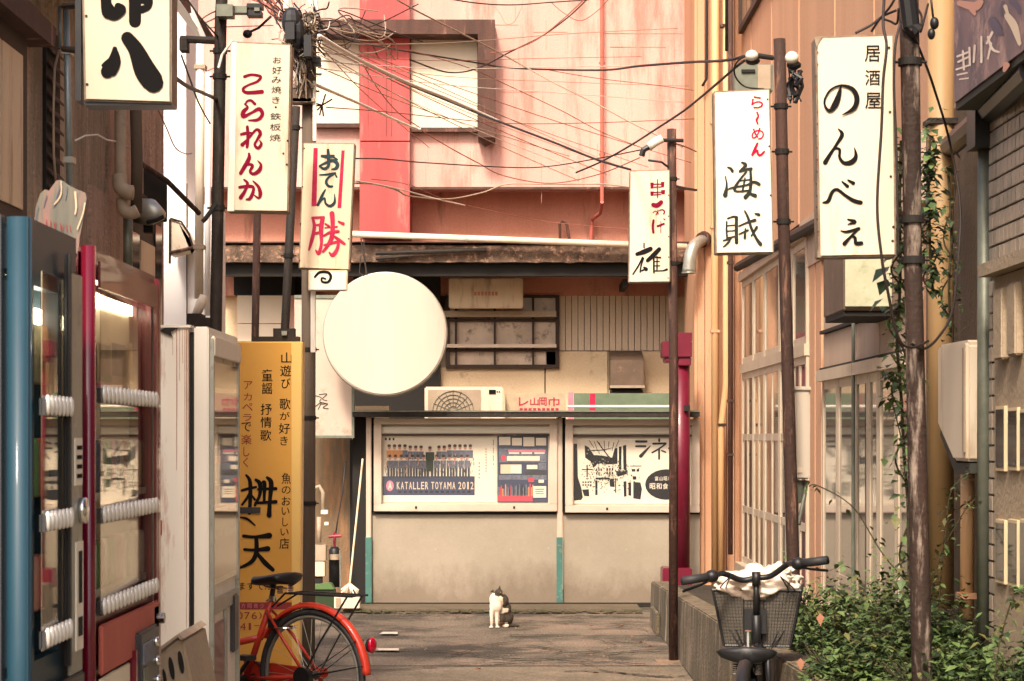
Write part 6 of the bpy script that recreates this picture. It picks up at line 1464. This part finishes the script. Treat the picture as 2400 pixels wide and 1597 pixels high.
for (x0, y0, dx) in [(575,300,-.01),(380,345,.02)]:   # ears
    a, c = CL(x0, y0); k = 1/13.07/F*catY
    tip = CL(600,140) if x0 > 500 else CL(300,375)
    bmesh.ops.create_cone(bm, cap_ends=True, segments=10, radius1=55*k, radius2=6*k, depth=(150 if x0 > 500 else 140)*k,
        matrix=Matrix.Translation(((a+tip[0])/2, dx, (c+tip[1])/2))@Vector((tip[0]-a, 0, tip[1]-c)).to_track_quat('Z','Y').to_matrix().to_4x4())
me = bpy.data.meshes.new('body'); bm.to_mesh(me); bm.free(); o = bpy.data.objects.new('body', me); C.objects.link(o); o.parent = t
md = o.modifiers.new('r', 'REMESH'); md.mode = 'VOXEL'; md.voxel_size = .0045; md.use_smooth_shade = True
ms = o.modifiers.new('s', 'SMOOTH'); ms.iterations = 6; ms.factor = .5
dg = bpy.context.evaluated_depsgraph_get(); me2 = bpy.data.meshes.new_from_object(o.evaluated_get(dg)); o.modifiers.clear(); o.data = me2; me2.name = 'body'
me2.materials.clear()
for k in ('fur_white','fur_dark','fur_tan'): me2.materials.append(M(k))
k = 1/13.07/F*catY
for p in me2.polygons:
    c = p.center; zx = c.x/k+600; zy = 1468-c.z/k; j = noise.noise(c*60)*30; back = c.y > .045
    d = 0
    if zy < 470+(zx-420)*.12+j and zx > 280 and not (zy > 400 and zx < 440): d = 1
    if zx > 690+j and 500 < zy < 870: d = 1
    if zx > 850+j and zy >= 850: d = 1
    if zx > 590+j and 985+max(0, 800-zx)*.3 < zy < 1300: d = 1
    if back and zy > 450: d = 1
    if zx > 970: d = 1
    if zx > 600 and 1290 < zy < 1400 and zx < 740: d = 2
    if zy < 470 and zx > 640 and c.y < -.01 and zy > 430: d = 2
    p.material_index = d
me2.shade_smooth()
b = B(); h = CL(600,370); b.ell((cc.x+h[0]+.006, catY-.043, h[1]), (.0045,.004,.0045), 8, 6); b.ell((cc.x+h[0]+.034, catY-.030, h[1]), (.004,.005,.0045), 8, 6); each(b, 'eye', 'eye', t, smooth=True)
b = B(); h = CL(668,398); b.ell((cc.x+h[0]+.004, catY-.048, h[1]), (.004,.004,.003), 8, 6); b.build('nose', 'skin', t, smooth=True)

# ================================================================ PLANTS
random.seed(77)
def leaf_at(b, p, l, w_, az, tilt, mi=0):
    d = Vector((math.cos(az)*math.cos(tilt), math.sin(az)*math.cos(tilt), math.sin(tilt))); s_ = Vector((-math.sin(az), math.cos(az), random.uniform(-.4,.4))).normalized()
    m_ = p+d*l*.45+Vector((0,0,-l*.05)); e = p+d*l+Vector((0,0,-l*.22))
    b.add([p, m_+s_*w_*.5+Vector((0,0,w_*.12)), e, m_-s_*w_*.5+Vector((0,0,w_*.12)), p+d*l*.5-Vector((0,0,l*.03))], [(0,1,4),(1,2,4),(2,3,4),(3,0,4)], mi)
LM = ['leaf_a','leaf_b','leaf_c','leaf_d']
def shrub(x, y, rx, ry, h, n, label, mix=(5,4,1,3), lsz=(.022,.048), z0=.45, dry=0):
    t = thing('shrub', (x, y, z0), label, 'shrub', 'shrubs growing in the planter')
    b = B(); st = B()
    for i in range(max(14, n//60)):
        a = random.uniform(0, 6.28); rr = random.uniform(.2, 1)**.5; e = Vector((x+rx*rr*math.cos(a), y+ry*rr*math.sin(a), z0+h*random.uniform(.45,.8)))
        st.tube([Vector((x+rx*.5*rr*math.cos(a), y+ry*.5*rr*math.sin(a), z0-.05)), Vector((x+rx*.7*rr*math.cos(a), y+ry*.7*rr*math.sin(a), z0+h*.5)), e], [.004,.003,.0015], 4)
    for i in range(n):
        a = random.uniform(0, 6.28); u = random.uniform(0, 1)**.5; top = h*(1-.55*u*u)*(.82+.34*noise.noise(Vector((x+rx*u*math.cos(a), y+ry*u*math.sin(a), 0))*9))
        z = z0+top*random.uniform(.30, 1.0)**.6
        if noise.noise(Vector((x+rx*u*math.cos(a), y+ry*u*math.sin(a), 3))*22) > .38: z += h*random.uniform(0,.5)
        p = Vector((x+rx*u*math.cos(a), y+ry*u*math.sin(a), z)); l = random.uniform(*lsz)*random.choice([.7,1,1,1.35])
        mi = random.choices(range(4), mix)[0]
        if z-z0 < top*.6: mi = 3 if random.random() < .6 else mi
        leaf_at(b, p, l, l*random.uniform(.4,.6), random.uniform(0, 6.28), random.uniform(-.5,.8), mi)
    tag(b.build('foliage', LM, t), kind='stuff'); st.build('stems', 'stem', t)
    return t
shrub(1.30, 8.1, .22, .45, .34, 5200, 'low leafy shrub right beside the black bicycle')
shrub(1.52, 7.35, .28, .5, .38, 6000, 'dense shrub filling the bottom edge under the peeling pole')
shrub(1.62, 8.35, .26, .55, .46, 6000, 'bushy shrub behind the peeling pole foot')
shrub(1.45, 9.4, .24, .6, .44, 4800, 'shrub with pale tips in front of the sliding doors', (4,5,2,2))
shrub(1.72, 9.6, .2, .5, .5, 2400, 'taller shrub against the sliding doors', (3,5,3,2))
shrub(1.36, 10.7, .18, .6, .4, 2200, 'far small shrub behind the low wall by the bicycle basket', (4,4,1,3))
shrub(1.42, 6.7, .24, .35, .30, 2800, 'shrub at the bottom edge just right of the bicycle saddle')
shrub(1.66, 6.9, .10, .35, .44, 3000, 'leafy shrub before the conduit foot, bottom right')
shrub(1.62, 6.45, .07, .3, .46, 800, 'tall bright green sprigs at the bottom right corner', (3,6,1,1), (.022,.045))
# climbing vine
def vine(px, Y, n, label, spread, mix=(4,3,2,4), lsz=(.03,.06), z=None):
    P_ = [p[:3] for p in cr([tuple(I(*p)) for p in px], 8)]
    t = thing('climbing_vine', (P_[-1][0], P_[-1][1], P_[-1][2]), label, 'vine', None)
    b = B(); b.tube(P_, [.006]*len(P_), 5); b.tube([Vector(p)+Vector((.03*math.sin(i*.6), .02, 0)) for i, p in enumerate(P_)], .004, 5); b.build('stem', 'stem', t)
    b = B()
    for i in range(n):
        p = Vector(random.choice(P_))+Vector((random.gauss(0, spread), random.gauss(0, .06), random.gauss(0, .05))); l = random.uniform(*lsz)
        leaf_at(b, p, l, l*.75, random.uniform(2.5, 6.8), random.uniform(-.9,.3), random.choices(range(4), mix)[0])
    tag(b.build('foliage', LM, t), kind='stuff'); return t
v1 = vine([(2112,330,7.7),(2108,480,7.7),(2110,600,7.7),(2108,700,7.7),(2102,800,7.7),(2112,930,7.7),(2118,1050,7.7),(2128,1200,7.7),(2130,1380,7.7)], 7.7, 400, 'climbing vine down the left side of the peeling pole', .022, (6,6,3,2), (.022,.052))
v2 = vine([(2180,320,8.3),(2176,420,8.3),(2178,520,8.3),(2180,600,8.3),(2186,680,8.3)], 8.3, 300, 'dark vine leaves between the peeling pole and golden pipe', .022, (4,2,0,6), (.03,.05))
vine([(2222,390,8.9),(2230,560,8.9),(2224,660,8.9),(2228,780,8.9)], 8.9, 110, 'sparse vine on the brown wall right of the golden pipe', .02, (2,3,2,4), (.02,.04))
b = B()
for (x, y, l, az, tl) in [(2085,625,.085,3.6,-.5),(2080,655,.07,4.0,-.7),(2070,700,.06,3.3,-.6)]: leaf_at(b, I(x, y, 7.5), l, l*.85, az, tl, 0 if y < 690 else 1)
b.build('large_leaf', LM, v1)
def sprig(px, Y, label, n=40, lsz=(.02,.04), mix=(4,5,1,2)):
    P_ = [p[:3] for p in cr([tuple(I(x, y, Y)) for x, y in px], 8)]
    t = thing('plant_sprig', tuple(P_[0]), label, 'plant')
    b = B(); b.tube(P_, .0025, 5); b.build('stem', 'stem', t)
    b = B()
    for i in range(n):
        p = Vector(random.choice(P_))+Vector((random.gauss(0,.012), random.gauss(0,.03), random.gauss(0,.012))); l = random.uniform(*lsz); leaf_at(b, p, l, l*.5, random.uniform(0,6.28), random.uniform(-.8,.5), random.choices(range(4), mix)[0])
    tag(b.build('leaf_spray', LM, t), kind='stuff'); return t
sprig([(2140,1380),(2070,1300),(2000,1190),(1920,1140),(1895,1140)], 7.9, 'long thin sprig arching left in front of the sliding doors', 22)
sprig([(2120,1060),(2095,960),(2080,935)], 7.6, 'green sprig with narrow leaves left of the peeling pole', 34, (.03,.055))
sprig([(2115,900),(2090,880),(2082,890)], 7.6, 'small leafy tuft above the narrow leaved sprig', 26, (.03,.05))
sprig([(2200,1420),(2215,1250),(2230,1150),(2270,1110)], 8.0, 'twiggy plant under the big meter box', 60, (.02,.04), (3,3,2,4))
sprig([(2180,1400),(2210,1290),(2260,1200),(2285,1170)], 8.0, 'second twiggy plant leaning toward the grey conduit', 50, (.02,.04), (3,3,2,4))
sprig([(2330,1597),(2345,1500),(2375,1400),(2400,1380)], 6.4, 'bright young shoots at the far right edge', 70, (.02,.04), (3,6,1,1))
for (x, y, Y, lb) in [(1922,1450,7.9,'rusty dry leaf lying among the shrubs, upper one by the basket'), (1876,1555,8.0,'rusty dry leaf hanging below the bicycle basket')]:
    b = B(); leaf_at(b, I(x, y-12, Y-.3), .038, .03, 4.7, -1.2); tag(b.build('dry_leaf', 'leaf_dry'), lb, 'leaf')
